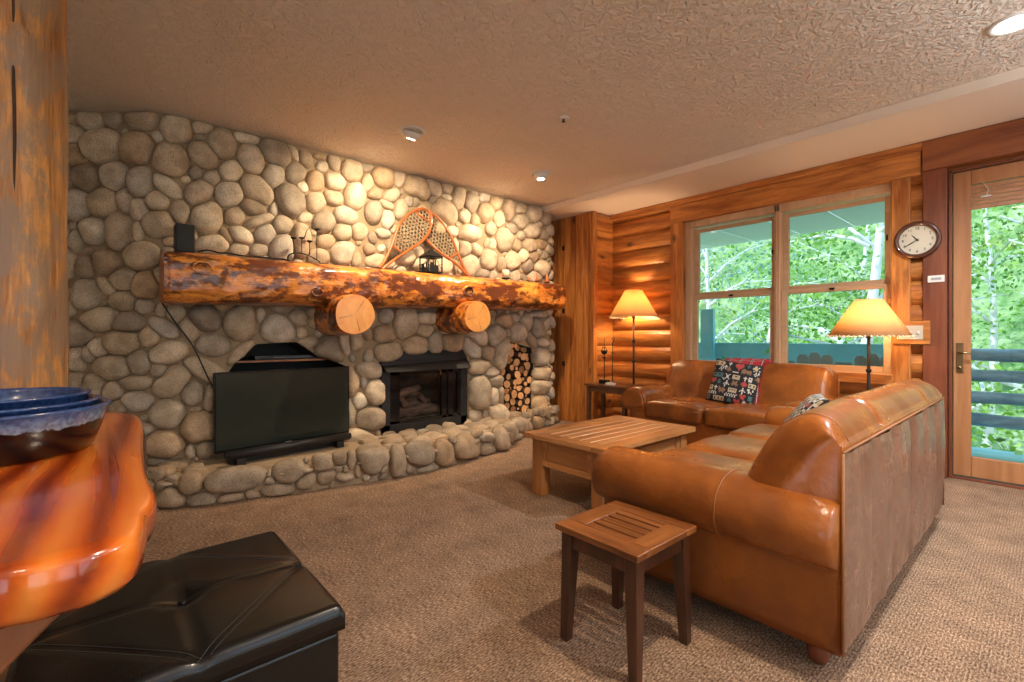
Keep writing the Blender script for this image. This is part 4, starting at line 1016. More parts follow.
for k in range(kp-1):
    for i in range(nx):
        a = k*st_+i; q.f.append((a, a+1, a+1+st_, a+st_)); q.m.append(0); q.f.append((half+a, half+a+st_, half+a+1+st_, half+a+1)); q.m.append(0)
for k in range(kp-1):
    for i in (0, nx):
        a = k*st_+i; q.f.append((a, a+st_, half+a+st_, half+a)); q.m.append(0)
for k in (0, kp-1):
    for i in range(nx):
        a = k*st_+i; q.f.append((a, a+1, half+a+1, half+a)); q.m.append(0)
q.uv = uv; cl = q.build('cloth', plaid(), thw, smooth=True)
redm = mat('red_wool_fringe', (.50, .04, .05), .95)
q = MB()
for k in range(4, kp-1):
    y, z = path[k]; cy_, cz_ = .33, .62; dv = Vector((y-cy_, z-cz_)).normalized()
    p = Vector((x1+.012*math.sin(k*.25), y+dv.x*.02-.005, z+dv.y*.02)); q.tube([p, p+Vector((.018, -.008, -.012)), p+Vector((.028, -.012, -.035))], [.004, .004, .002], 5)
q.build('fringe', redm, thw, smooth=True)

# ---------------------------------------------------------------- coffee table
CX0, CX1, CY0, CY1, CT = -2.56, -1.825, 2.345, 3.48, .45
ct = thing('coffee_table', 'square-legged honey pine coffee table with plank top between the hearth and the sofas', 'coffee table', ((CX0+CX1)/2, (CY0+CY1)/2, 0))
q = MB(); bw = .10
q.box(CX0, CX0+bw, CY0, CY1, CT-.035, CT); q.box(CX1-bw, CX1, CY0, CY1, CT-.035, CT)
npl = 6; w = (CX1-CX0-2*bw)/npl
for i in range(npl): q.box(CX0+bw+w*i+.0075, CX0+bw+w*(i+1)-.0075, CY0+bw+.002, CY1-bw-.002, CT-.0036, CT)
top_ = kid(q, 'tabletop', M['tablewood'], ct, bevel=.006)
for ya_, yb_ in ((CY0, CY0+bw), (CY1-bw, CY1)):
    q = MB(); q.box(CX0+bw+.002, CX1-bw-.002, ya_, yb_, CT-.035, CT); kid(q, 'breadboard_end', M['tablewood_x'], ct, bevel=.006)
q = MB(); q.box(CX0+bw, CX1-bw, CY0+bw, CY1-bw, CT-.036, CT-.0035); kid(q, 'groove_backing', mat('groove_glare', (.85, .72, .52), .35), ct)  # pale backing paints the glare along the plank grooves
lx, ly, lw = .045, .045, .095
for x in (CX0+lx, CX1-lx-lw):
    for y in (CY0+ly, CY1-ly-lw):
        q = MB(); q.box(x, x+lw, y, y+lw, 0, CT-.035); kid(q, 'leg', M['tablewood_z'], ct, bevel=.006)
for y in (CY0+ly+.02, CY1-ly-.045):
    q = MB(); q.box(CX0+lx+lw, CX1-lx-lw, y, y+.025, .22, CT-.035); a = kid(q, 'apron', M['tablewood_x'], ct, bevel=.003)
    yf = y-.012 if y < 3 else y+.025
    q = MB(); X0_, X1_ = CX0+lx+lw, CX1-lx-lw
    q.box(X0_, X1_, yf, yf+.012, .22, .262); q.box(X0_, X1_, yf, yf+.012, CT-.065, CT-.035); q.box(X0_, X0_+.04, yf, yf+.012, .262, CT-.065); q.box(X1_-.04, X1_, yf, yf+.012, .262, CT-.065)
    kid(q, 'apron_frame', M['tablewood_x'], ct, bevel=.003)
for x in (CX0+lx+.02, CX1-lx-.045):
    q = MB(); q.box(x, x+.025, CY0+ly+lw, CY1-ly-lw, .22, CT-.035); kid(q, 'apron', M['tablewood'], ct, bevel=.003)
    xf = x-.012 if x < -2.2 else x+.025
    q = MB(); Y0_, Y1_ = CY0+ly+lw, CY1-ly-lw
    q.box(xf, xf+.012, Y0_, Y1_, .22, .262); q.box(xf, xf+.012, Y0_, Y1_, CT-.065, CT-.035); q.box(xf, xf+.012, Y0_, Y0_+.05, .262, CT-.065); q.box(xf, xf+.012, Y1_-.05, Y1_, .262, CT-.065)
    kid(q, 'apron_frame', M['tablewood'], ct, bevel=.003)

# ---------------------------------------------------------------- small slatted side table
SX0, SX1, SY0, SY1, ST_ = -1.252, -.882, 1.308, 1.692, .44
stb = thing('side_table', 'small dark wooden side table with slatted top beside the near sofa arm', 'side table', ((SX0+SX1)/2, (SY0+SY1)/2, 0))
q = MB(); bx_ = .085; by_ = .075; t_0 = ST_-.024
q.box(SX0, SX1, SY0, SY0+by_, t_0, ST_); q.box(SX0, SX1, SY1-by_, SY1, t_0, ST_)
ns = 5; w = (SY1-SY0-2*by_)/ns
for i in range(ns): q.box(SX0+bx_-.004, SX1-bx_+.004, SY0+by_+w*i+.0045, SY0+by_+w*(i+1)-.0045, t_0+.002, ST_-.001)
kid(q, 'tabletop_slats', M['walnut_x'], stb, bevel=.004)
for xa_, xb_ in ((SX0, SX0+bx_), (SX1-bx_, SX1)):
    q = MB(); q.box(xa_, xb_, SY0+by_+.001, SY1-by_-.001, t_0, ST_); kid(q, 'tabletop_end', M['walnut_y'], stb, bevel=.004)
for sx_ in (0, 1):
    for sy_ in (0, 1):
        x = SX0+.018 if sx_ == 0 else SX1-.018-.048; y = SY0+.018 if sy_ == 0 else SY1-.018-.048; w = .048; q = MB()
        ox_, oy_ = (-.004 if sx_ == 0 else .004), (-.004 if sy_ == 0 else .004)
        def sq(x, y, w, z): return [(x, y, z), (x+w, y, z), (x+w, y+w, z), (x, y+w, z)]
        tx = x+(0 if sx_ == 0 else .014)+ox_; ty = y+(0 if sy_ == 0 else .014)+oy_
        q.loft([sq(tx, ty, .034, 0), sq(x, y, w, .33), sq(x, y, w, t_0)]); kid(q, 'leg', M['walnut_z'], stb, bevel=.003)
q = MB(); a0, a1 = .066, .026
q.box(SX0+a0, SX1-a0, SY0+a1, SY0+a1+.02, .355, t_0); q.box(SX0+a0, SX1-a0, SY1-a1-.02, SY1-a1, .355, t_0); q.box(SX0+a1, SX0+a1+.02, SY0+a0, SY1-a0, .355, t_0); q.box(SX1-a1-.02, SX1-a1, SY0+a0, SY1-a0, .355, t_0)
kid(q, 'apron', M['walnut_z'], stb, bevel=.002)

# ---------------------------------------------------------------- end table, iron ornament, lamps
EX0, EX1, EY0, EY1, EZ = -3.86, -3.24, 4.56, 4.93, .565
et = thing('end_table', 'dark wooden end table in the corner left of the loveseat', 'end table', ((EX0+EX1)/2, (EY0+EY1)/2, 0))
q = MB(); q.box(EX0, EX1, EY0, EY1, EZ-.025, EZ); kid(q, 'tabletop', M['darkend'], et, bevel=.004)
for x in (EX0+.02, EX1-.065):
    for y in (EY0+.02, EY1-.065):
        q = MB(); q.box(x, x+.045, y, y+.045, 0, EZ-.025); kid(q, 'leg', M['darkend'], et, bevel=.003)
q = MB(); q.box(EX0+.065, EX1-.065, EY0+.025, EY0+.045, EZ-.095, EZ-.025); q.box(EX0+.065, EX1-.065, EY1-.045, EY1-.025, EZ-.095, EZ-.025); q.box(EX0+.025, EX0+.045, EY0+.065, EY1-.065, EZ-.095, EZ-.025); q.box(EX1-.045, EX1-.025, EY0+.065, EY1-.065, EZ-.095, EZ-.025)
kid(q, 'apron', M['darkend'], et, bevel=.002)
orn = thing('iron_candle_stand', 'tall thin black iron candle stand with a cup on the corner end table', 'candle stand', (-3.70, 4.76, EZ))
q = MB(); q.box(-.06, .06, -.035, .035, 0, .045); q.build('base', M['iron'], orn, bevel=.004)
q = MB(); q.tube([(0, 0, .045), (0, 0, .36)], .006, 8); q.tube([(-.03, 0, .33), (0, 0, .30), (.03, 0, .33)], .005, 6); q.build('stem', M['iron'], orn, smooth=True)
q = MB(); q.lathe((0, 0, .36), [(.004, 0), (.03, .01), (.045, .05), (.040, .052), (.004, .02)], 16); q.tube([(-.045, 0, .40), (-.02, 0, .46), (0, 0, .43), (.02, 0, .46), (.045, 0, .40)], .004, 6); q.tube([(0, 0, .4), (0, 0, .56)], .004, 6); q.build('cup', M['iron'], orn, smooth=True)
orn2 = thing('iron_ornament', 'slim iron rod ornament with curled top, right of the candle stand on the end table', 'ornament', (-3.62, 4.82, EZ))
q = MB(); q.lathe((0, 0, 0), [(.04, 0), (.04, .012), (.006, .02)], 16); q.build('base', M['iron'], orn2, smooth=True)
q = MB(); q.tube([(0, 0, .012), (0, 0, .52)], .005, 8); q.tube([(0, 0, .5), (.02, 0, .53), (.03, 0, .56), (.01, 0, .58), (-.01, 0, .56), (.0, 0, .54)], .004, 6); q.tube([(-.03, 0, .40), (0, 0, .37), (.03, 0, .40)], .004, 6); q.build('rod', M['iron'], orn2, smooth=True)
q = MB(); q.box(-.05, .05, -.035, .035, 0, .02, mi=0); o = q.build('paper_notepad', M['white'], None, loc=(-3.56, 4.70, EZ)); tag(o, 'small pale notepad lying on the end table in front of the iron ornament', 'notepad')
LAMPS = [(-3.455, 5.03, 1.392, 1.727, .295, .105), (-1.052, 5.00, 1.155, 1.468, .295, .10)]
stitchw = mat('cream_lacing', (.85, .72, .5), .7)
def make_lamp(x, y, zb, zt, rb, rt, label, energy):
    root = thing('floor_lamp', label, 'lamp', (x, y, 0))
    q = MB(); q.lathe((0, 0, 0), [(.13, 0), (.13, .012), (.11, .022), (.03, .032), (.015, .06), (.001, .06)], 28); q.build('base', M['iron'], root, smooth=True)
    q = MB(); q.tube([(0, 0, .04), (0, 0, zb-.02)], .0125, 12)
    for z in (zb-.30, zb-.55): q.lathe((0, 0, z), [(.012, -.02), (.020, -.008), (.022, 0), (.020, .008), (.012, .02)], 14)
    q.build('pole', M['iron'], root, smooth=True)
    q = MB(); q.tube([(0, 0, zb-.02), (0, 0, zb+.05)], .02, 12); q.tube([(0, 0, zb+.05), (.05, 0, zb+.12), (.05, 0, zt-.02), (0, 0, zt+.0)], .002, 6); q.tube([(0, 0, zb+.05), (-.05, 0, zb+.12), (-.05, 0, zt-.02), (0, 0, zt+.0)], .002, 6)
    q.tube([(-rt, 0, zt-.01), (rt, 0, zt-.01)], .002, 6); q.tube([(0, -rt, zt-.01), (0, rt, zt-.01)], .002, 6); q.lathe((0, 0, zt), [(.004, -.01), (.008, .0), (.004, .015), (.001, .02)], 10)
    so = q.build('socket', M['brass'], root, smooth=True)
    q = MB(); n = 64
    def ring(r, z, o): return [((r+o)*math.cos(2*PI*k/n), (r+o)*math.sin(2*PI*k/n), z) for k in range(n)]
    q.loft([ring(rb, zb, 0), ring(rt, zt, 0), ring(rt, zt, -.003), ring(rb, zb, -.003)], cap=False, close=True); sh_ = q.build('lamp_shade', M['shade'], root, smooth=True)
    q = MB()
    for k in range(48):
        a = 2*PI*k/48; q.sup((rb*math.cos(a), rb*math.sin(a), zb-.004), (.008, .008, .010), 1, 8)
    q.build('laced_hem', stitchw, sh_, smooth=True)
    q = MB(); q.sup((0, 0, zb+.10), (.03, .03, .045), 1, 14); q.build('bulb', M['bulb'], so, smooth=True)
    lo = light('lamp_light', 'POINT', (x, y, zb+.17), energy, (1.0, .72, .42), .04)
make_lamp(*LAMPS[0], 'black floor lamp with a wide parchment shade in the corner behind the end table', 24)
make_lamp(*LAMPS[1], 'black floor lamp with a wide parchment shade standing right of the loveseat against the window', 10)

def fill_uplight(x, y, label, e, col):  # uplights added out of view to brighten the ceiling
    root = thing('fill_uplight_lamp', label, 'lamp', (x, y, 0))
    q = MB(); q.lathe((0, 0, 0), [(.14, 0), (.14, .015), (.02, .03), (.001, .03)], 24); q.build('base', M['iron'], root, smooth=True)
    q = MB(); q.tube([(0, 0, .02), (0, 0, 1.62)], .013, 12); q.build('pole', M['iron'], root, smooth=True)
    q = MB(); q.lathe((0, 0, 1.62), [(.02, 0), (.10, .03), (.16, .09), (.157, .092), (.095, .038), (.001, .02)], 28, cap=False); q.build('uplight_bowl', M['white'], root, smooth=True)
    light('fill_uplight_spot', 'SPOT', (x, y, 1.72), e, col, .08, target=(x, y, 3), spot=2.5, blend=.5)
fill_uplight(1.7, 3.2, 'torchiere lamp added out of view in the corner right of the glazed door', 190, COOL)
fill_uplight(1.7, .9, 'torchiere lamp added out of view near the right wall behind the sofa', 150, COOL)
fill_uplight(-.5, -1.7, 'torchiere lamp added out of view near the front wall beyond the live-edge table', 75, (1, .80, .60))

# ---------------------------------------------------------------- mantel
mant = thing('log_mantel', 'massive varnished half-log mantel across the river-stone chimney, carried on two log corbels', 'mantel', (-4.2, 2.44, 1.58))
q = MB(); rings = []; n = 64; Y0_, Y1_ = .335, 4.42
for i in range(260):
    t = i/259; y = Y0_+(Y1_-Y0_)*t; zb = 1.385+(1.485-1.385)*t; zt = 1.760+(1.815-1.760)*t; cz_ = (zb+zt)/2; rz_ = (zt-zb)/2; cx_ = -4.20; rx_ = .20-.02*t
    e_ = min(1, (y-Y0_)/.03, (Y1_-y)/.03); sc = .93+.07*max(0, e_)
    ring = []
    for k in range(n):
        a = 2*PI*k/n; c, s = math.cos(a), math.sin(a); e2 = .62
        x_, z_ = math.copysign(abs(c)**e2, c), math.copysign(abs(s)**e2, s)
        v = Vector((x_*.5, y*.9, z_*.5)); d = 1+.07*noise.noise(v*2.2)+.06*noise.noise(v*6)+.035*noise.noise(v*16)+.018*noise.noise(v*40)
        if s > .55: d = 1+(d-1)*.12
        for ky, ka, ks in ((.62, .25, .10), (1.30, -.6, .06), (2.75, -.1, .13), (3.55, -.5, .12), (3.85, .2, .10), (1.95, .1, .07), (4.2, -.2, .08)):
            dd_ = ((y-ky)/.07)**2+(a-ka if a-ka < PI else a-ka-2*PI)**2/.12; d += ks*math.exp(-dd_)*(1-1.5*math.exp(-dd_*6))
        ring.append((cx_+x_*rx_*sc*d, y, cz_+z_*rz_*sc*d))
    rings.append(ring)
q.loft(rings, cap=False); kid(q, 'half_log', M['mantel'], mant, smooth=True)
q = MB()
for r_, sg in ((rings[0], -1), (rings[-1], 1)):
    q.add(r_, [tuple(range(n))])
kid(q, 'sawn_end', wood('mantel_cut_end', (.55, .17, .04), (.36, .08, .015), 'z', 5, .6, rough=.3, coat=.5, island=0), mant)
for yc, zc, r in ((1.615, 1.335, .178), (2.90, 1.352, .168)):
    q = MB(); rg = []; n2 = 32
    for x_, f in ((-4.42, 1.02), (-4.2, 1.03), (-4.0, 1.02), (-3.88, 1.0), (-3.862, .985), (-3.85, .95)):
        rg.append([(x_, yc+math.cos(2*PI*k/n2)*r*f*(1+.035*math.sin(3*2*PI*k/n2+yc)), zc+math.sin(2*PI*k/n2)*r*f*(1+.04*math.sin(2*2*PI*k/n2+1))) for k in range(n2)])
    q.loft(rg, cap=False); co = kid(q, 'corbel_log', M['mantel'], mant, smooth=True)
    q = MB(); q.add([(p[0]+.0005, p[1], p[2]) for p in rg[-1]], [tuple(range(n2))]); 
    off = Vector((-4.2, 2.44, 1.58)); q.v = [tuple(Vector(v)-off) for v in q.v]; q.build('sawn_face', M['cutend'], co)
    q = MB()
    for a_ in (1.0, 3.4, 5.0):
        q.tube([(-3.849-.0, yc+.02*math.cos(a_), zc+.02*math.sin(a_)), (-3.849, yc+r*.8*math.cos(a_), zc+r*.8*math.sin(a_))], [.0006, .0018], 5)
    q.v = [tuple(Vector(v)-off) for v in q.v]; q.build('end_check', M['bark'], co)
for kpx, kpy, kr in ((203, 268, .055), (470, 291, .06), (318, 292, .04)):
    ky, kz = at_x(kpx, kpy, -3.985); q = MB(); rg = []
    for f, xo in ((1.25, -.05), (1.12, -.005), (.95, .012), (.78, .004), (.62, -.008), (.3, -.016)):
        rg.append([(-4.0+xo, ky+math.cos(2*PI*k/20)*kr*f*(1.15+.08*math.sin(3*k)), kz+math.sin(2*PI*k/20)*kr*f*(.9+.08*math.sin(2*k+1))) for k in range(20)])
    q.loft(rg); q.m = [0]*len(q.m); q.m = [1 if j >= 60 else 0 for j in range(len(q.f))]; kid(q, 'burl_knot', [M['mantel'], M['bark']], mant, smooth=True)
def mz(y): t = (y-Y0_)/(Y1_-Y0_); return 1.760+.055*t+.002
# things on the mantel
def px_y(px, x): a, b_ = ray(px); return b_*x/a
y = px_y(184.5, -4.20); sp = thing('bookshelf_speaker', 'small black speaker standing upright at the left end of the log mantel', 'speaker', (-4.22, y, mz(y)))
q = MB(); q.box(-.07, .07, -.058, .058, 0, .205); q.build('cabinet', M['black'], sp, bevel=.006)
q = MB(); q.box(.071, .078, -.052, .052, .008, .197); q.build('grille', mat('speaker_cloth', (.03, .035, .035), .9), sp, bevel=.003)
# wrought candle holder
y = px_y(303, -4.2); ch_ = thing('iron_candelabra', 'low arched black iron candelabra with four candle cups on the left half of the mantel', 'candle holder', (-4.2, y, mz(y)))
q = MB(); pts = [(0, -.12, 0), (0, -.115, .05), (0, -.07, .075), (0, 0, .08), (0, .07, .06), (0, .13, .03), (0, .15, .0)]; q.tube([tuple(p) for p in catmull(pts, 5)], .006, 8); q.tube([(-.05, -.12, .003), (.05, -.12, .003)], .006, 8); q.tube([(-.05, .15, .003), (.05, .15, .003)], .006, 8); q.build('arch', M['iron'], ch_, smooth=True)
for yy, h_ in ((-.075, .20), (-.01, .21), (.055, .19), (.115, .30)):
    q = MB(); z0_ = .076 if abs(yy) < .08 else .035; q.tube([(0, yy, z0_), (0, yy, h_)], .0035, 6); q.build('stem', M['iron'], ch_, smooth=True)
    q = MB(); q.lathe((0, yy, h_), [(.003, -.012), (.024, 0), (.026, .006), (.003, .004)], 14); q.build('cup', M['iron'], ch_, smooth=True)
q = MB(); q.tube([(0, .115, .30), (0, .06, .315), (0, .03, .28), (0, .01, .21)], .003, 6); q.build('scroll', M['iron'], ch_, smooth=True)
# iron garland bar
ya, yb = px_y(198, -4.15), px_y(288, -4.15)
q = MB(); pts = [(-4.13+.02*math.sin(i*1.9), ya+(yb-ya)*i/14, mz(ya)+.008+.018*abs(math.sin(i*.9))*(1 if i < 5 else .5)) for i in range(15)]; q.tube([tuple(p) for p in catmull(pts, 3)], .006, 6)
o = q.build('iron_poker', M['iron'], smooth=True); tag(o, 'thin black bent iron rod lying along the mantel edge between the speaker and the candelabra', 'iron rod')
# snowshoes
ash = wood('bent_ash_wood', (.50, .15, .035), (.32, .08, .02), 'z', 10, .2, rough=.3, coat=.4, island=0)
hide = mat('rawhide_lacing', (.50, .38, .22), .6); hide_shade = mat('lacing_shade', (.04, .025, .02), .6)  # dark strands set behind paint the shade in the lacing holes
SXP = -4.30
def sp_pt(X, Y, x=SXP):
    y, z = at_x(370+X/4.87, 200+Y/4.87, x); return y, z
def snowshoe(poly_px, bars, toe, label, xo, lean):
    x0 = SXP+xo
    loop = [sp_pt(a, b_, x0) for a, b_ in poly_px]
    root = thing('snowshoe', label, 'snowshoe', (x0, loop[0][0], mz(loop[0][0])))
    def L3(y, z, dx=0): return (lean*(z-1.78)*-1+dx, y-loop[0][0], z-mz(loop[0][0]))
    cm = catmull([(y, z, 0) for y, z in loop], 6, False)
    q = MB(); q.tube([L3(p.x, p.y) for p in cm], .015, 8); q.build('frame', ash, root, smooth=True)
    for a, b_ in bars:
        pa, pb = sp_pt(*a, x0), sp_pt(*b_, x0); q = MB(); q.tube([L3(*pa), L3(*pb)], .011, 8); q.build('crossbar', ash, root, smooth=True)
    poly = [(p.x, p.y) for p in cm]
    q = MB(); ys = [p[0] for p in poly]; zs = [p[1] for p in poly]; c0 = ((min(ys)+max(ys))/2, (min(zs)+max(zs))/2)
    # lacing only ahead of the tail bar
    pa, pb = sp_pt(*bars[0][0], x0), sp_pt(*bars[0][1], x0); mx_ = ((pa[0]+pb[0])/2, (pa[1]+pb[1])/2); nb = (-(pb[1]-pa[1]), pb[0]-pa[0])
    tp_ = sp_pt(*toe, x0); sg = 1 if (tp_[0]-mx_[0])*nb[0]+(tp_[1]-mx_[1])*nb[1] > 0 else -1
    for ang, dk in ((.35, 1), (.35+PI/3, 0), (.35+2*PI/3, 0), (.0, 1), (PI/2, 1)):
        d = (math.cos(ang), math.sin(ang)); nrm = (-d[1], d[0])
        for k in range(-24, 25):
            o0 = (c0[0]+nrm[0]*k*.036, c0[1]+nrm[1]*k*.036); run = None; prev = None
            for s_ in range(-70, 71):
                p = (o0[0]+d[0]*s_*.008, o0[1]+d[1]*s_*.008); ok = inside(poly, p) and ((p[0]-mx_[0])*nb[0]+(p[1]-mx_[1])*nb[1])*sg > 0
                if ok and run is None: run = p
                if not ok and run is not None:
                    q.tube([L3(run[0], run[1], -.006*dk), L3(prev[0], prev[1], -.006*dk)], .0045 if dk else .0036, 4, mi=dk); run = None
                prev = p
    q.build('lacing', [hide, hide_shade], root)
    return root
shoeA = [(45,332),(75,290),(110,220),(140,135),(185,75),(230,48),(268,40),(300,62),(306,105),(295,150),(262,195),(205,235),(150,270),(100,305),(58,338)]
shoeB = [(482,372),(455,320),(432,260),(400,175),(350,98),(300,55),(262,44),(238,66),(240,110),(262,165),(300,215),(355,262),(410,300),(445,332),(474,368)]
snowshoe(shoeA, [((112,222),(168,262)), ((232,58),(302,110))], (262,60), 'left wood-framed snowshoe of the crossed pair, tail down to the left on the mantel', .03, .05)
snowshoe(shoeB, [((428,258),(385,285)), ((240,95),(312,62))], (262,70), 'right wood-framed snowshoe of the crossed pair, tail down to the right on the mantel', -.01, .05)
# lantern
y = px_y(431, -4.16); ln = thing('lantern', 'black metal lantern with pitched roof below the crossed snowshoes', 'lantern', (-4.16, y, mz(y)))
q = MB(); s = .085; q.box(-s, s, -s, s, 0, .012); q.box(-s, s, -s, s, .155, .165)
for a in (-1, 1):
    for c in (-1, 1): q.box(a*s-.005*a-.005, a*s-.005*a+.005, c*s-.005*c-.005, c*s-.005*c+.005, 0, .16)
q.build('frame', M['iron'], ln)
q = MB()
for a in (-1, 1):
    q.tube([(a*s, -s, .02), (a*s, 0, .15)], .003, 4); q.tube([(a*s, s, .02), (a*s, 0, .15)], .003, 4); q.box(a*s-.003, a*s+.003, -.035, .035, .012, .07); q.box(a*s-.003, a*s+.003, -.06, -.03, .012, .10); q.tube([(a*s, 0, .07), (a*s, 0, .13)], .008, 4)
    q.tube([(-s, a*s, .09), (s, a*s, .09)], .003, 4)
q.build('cut_out_panels', M['iron'], ln)
q = MB(); R_ = s*1.1; q.add([(-R_, -R_, .165), (R_, -R_, .165), (R_, R_, .165), (-R_, R_, .165), (0, -.01, .245), (0, .01, .245)], [(0, 1, 4), (1, 2, 5, 4), (2, 3, 5), (3, 0, 4, 5), (0, 3, 2, 1)]); q.build('roof', M['iron'], ln)
q = MB(); q.tube([(0, .03*math.cos(t*PI/8), .245+.035*math.sin(t*PI/8)) for t in range(9)], .003, 5); q.build('handle', M['iron'], ln)
# candle
y = px_y(505.5, -4.12); cd = thing('pillar_candle', 'short cream pillar candle on a dark dish on the right half of the mantel', 'candle', (-4.12, y, mz(y)))
q = MB(); q.lathe((0, 0, 0), [(.03, 0), (.05, .006), (.052, .012), (.001, .012)], 24); q.build('dish', M['iron'], cd, smooth=True)
q = MB(); q.lathe((0, 0, .012), [(.043, 0), (.043, .085), (.038, .092), (.034, .086), (.001, .084)], 24); q.build('wax', mat('cream_wax', (.80, .70, .50), .5), cd, smooth=True)
q = MB(); q.tube([(0, 0, .09), (.002, 0, .108)], .0015, 5); q.build('wick', M['black'], cd)
# three little wooden trees
for px_, hh, lab in ((528, .075, 'smallest orange wooden tree figure on the mantel, leftmost of three'), (537, .115, 'orange wooden tree figure on the mantel, middle of three'), (547, .145, 'tallest orange wooden tree figure at the right end of the mantel')):
    y = px_y(px_, -4.12); t = thing('wooden_tree_figure', lab, 'figurine', (-4.12, y, mz(y)))
    q = MB(); r = hh*.23; q.lathe((0, 0, .008), [(r, 0), (r*.8, hh*.18), (r*.35, hh*.5), (r*.15, hh*.8), (.001, hh)], 12); q.build('crown', ash, t, smooth=True)
    q = MB(); q.lathe((0, 0, 0), [(r*1.1, 0), (r*1.1, .008), (.001, .008)], 12); q.build('base', M['bark'], t)

# ---------------------------------------------------------------- television and what stands with it
A = Vector((-4.23, .66, 0)); B_ = Vector((-4.36, 1.765, 0)); wv = (B_-A); W_ = wv.length; ang = math.atan2(wv.y, wv.x)
tvc = (A+B_)/2
tv = thing('television', 'flat black television standing in front of the arched stone niche', 'television', (tvc.x, tvc.y, HZ), ang)
# local +x along the screen, local -y faces the room
hz0, hz1 = .245-HZ, .872-HZ
q = MB(); q.box(-W_/2, W_/2, -.012, .03, hz0, hz1); q.build('bezel', M['blackgloss'], tv, bevel=.004)
q = MB(); q.box(-W_/2+.012, W_/2-.012, -.0135, -.0125, hz0+.022, hz1-.012); q.build('screen', M['screen'], tv)
q = MB(); q.box(-W_*.38, W_*.38, .03, .065, hz0+.03, hz1-.2); q.build('rear_housing', M['black'], tv, bevel=.01)
q = MB(); q.box(-.06, .06, 0, .03, 0, hz0+.02); q.box(-.25, .25, -.06, .14, 0, .012); q.build('stand', M['black'], tv, bevel=.003)
q = MB()
for x_, w_ in ((-.025, .012), (-.008, .012), (.009, .014)): q.box(x_, x_+w_, -.0140, -.0125, hz0+.006, hz0+.014)
q.build('maker_mark', M['white'], tv)
q = MB(); q.box(-.19, -.14, -.0140, -.0125, hz0+.003, hz0+.006); q.box(-.10, -.07, -.0140, -.0125, hz0+.003, hz0+.006); q.build('status_light', M['white'], tv)
sb = thing('soundbar', 'long black soundbar lying on the hearth below the television', 'soundbar', (tvc.x+.15, tvc.y-.0, HZ), ang+math.radians(-.5))
q = MB(); q.tube([(-.49, 0, .085), (.49, 0, .085)], .034, 20); q.build('body', M['black'], sb, smooth=True)
for s in (-1, 1):
    q = MB(); q.tube([(s*.49, 0, .085), (s*.505, 0, .085)], .026, 16); q.build('end_cap', M['blackgloss'], sb, smooth=True)
    q = MB(); q.box(s*.40-.03, s*.40+.03, -.03, .03, 0, .056); q.build('foot', M['black'], sb)
q = MB(); q.box(-.46, .46, -.01, .10, 0, .045); o = q.build('media_box', M['black'], None, bevel=.005, loc=(tvc.x+.085, tvc.y, HZ)); o.rotation_euler.z = ang; tag(o, 'flat black media box lying on the hearth under the soundbar', 'media player')
# shelf and set-top box in the niche
y0_, y1_ = .62, 1.80
sh_ = thing('niche_shelf', 'dark shelf with a bare wood front edge inside the niche above the television', 'shelf', (-4.62, 1.2, .93))
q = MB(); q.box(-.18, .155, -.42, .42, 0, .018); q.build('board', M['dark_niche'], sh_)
q = MB(); q.box(.155, .165, -.42, .42, 0, .016); q.build('front_edge', M['pine_y'], sh_)
stb_ = thing('set_top_box', 'slim black set-top box on the shelf inside the niche', 'set-top box', (-4.60, 1.25, .949))
q = MB(); q.box(-.12, .12, -.25, .25, 0, .035); q.build('case', M['blackgloss'], stb_, bevel=.003)
q = MB(); q.box(.121, .123, -.10, .20, .012, .02); q.build('display', mat('dim_display', (.08, .10, .09), .3), stb_)
# cable from the mantel to the television
ca = [at_x(162, 303, -4.28), at_x(175, 322, -4.30), at_x(192, 345, -4.31), at_x(205, 372, -4.32), at_x(213, 387, -4.27)]
q = MB(); q.tube([tuple(p) for p in catmull([(-4.30+.02*(i == 0), y, z) for i, (y, z) in enumerate(ca)], 5)], .006, 6); o = q.build('cable', M['black'], smooth=True); tag(o, 'black cable running down the stones from the mantel to the television', 'cable')

# ---------------------------------------------------------------- wall clock, switches, sign
ck = thing('wall_clock', 'round wall clock with dark wooden rim between the window and the door', 'clock', (-.752, WY-.085, 1.957)); R_ = .155
ring_m = mat('dark_wood_rim', (.09, .03, .018), .25, coat=.6); face_m = mat('cream_clock_face', (.72, .64, .48), .5)
q = MB(); n = 48
def cring(r, y): return [(r*math.cos(2*PI*k/n), y, r*math.sin(2*PI*k/n)) for k in range(n)]
q.loft([cring(R_, .01), cring(R_, -.015), cring(R_-.006, -.027), cring(R_-.018, -.033), cring(R_-.030, -.027), cring(R_-.036, -.012), cring(R_-.036, .01)], cap=False, close=True); q.build('rim', ring_m, ck, smooth=True)
q = MB(); q.loft([cring(R_-.034, .008), cring(R_-.034, -.006)]); fo = q.build('dial', face_m, ck)
def text(name, s, size, par, loc, m, rot=(PI/2, 0, 0), depth=.001):
    c = bpy.data.curves.new(name, 'FONT'); c.body = s; c.size = size; c.align_x = 'CENTER'; c.align_y = 'CENTER'; c.extrude = depth
    tmp = bpy.data.objects.new(name, c); COL.objects.link(tmp); dg = bpy.context.evaluated_depsgraph_get(); me = bpy.data.meshes.new_from_object(tmp.evaluated_get(dg)); bpy.data.objects.remove(tmp)
    me.materials.clear(); me.materials.append(m)
    o = bpy.data.objects.new(name, me); COL.objects.link(o); o.parent = par; o.location = loc; o.rotation_euler = rot; return o
for k in range(1, 13):
    a = PI/2-2*PI*k/12; text('numeral', str(k), .030, fo, (.095*math.cos(a), -.0075, .095*math.sin(a)), M['black'])
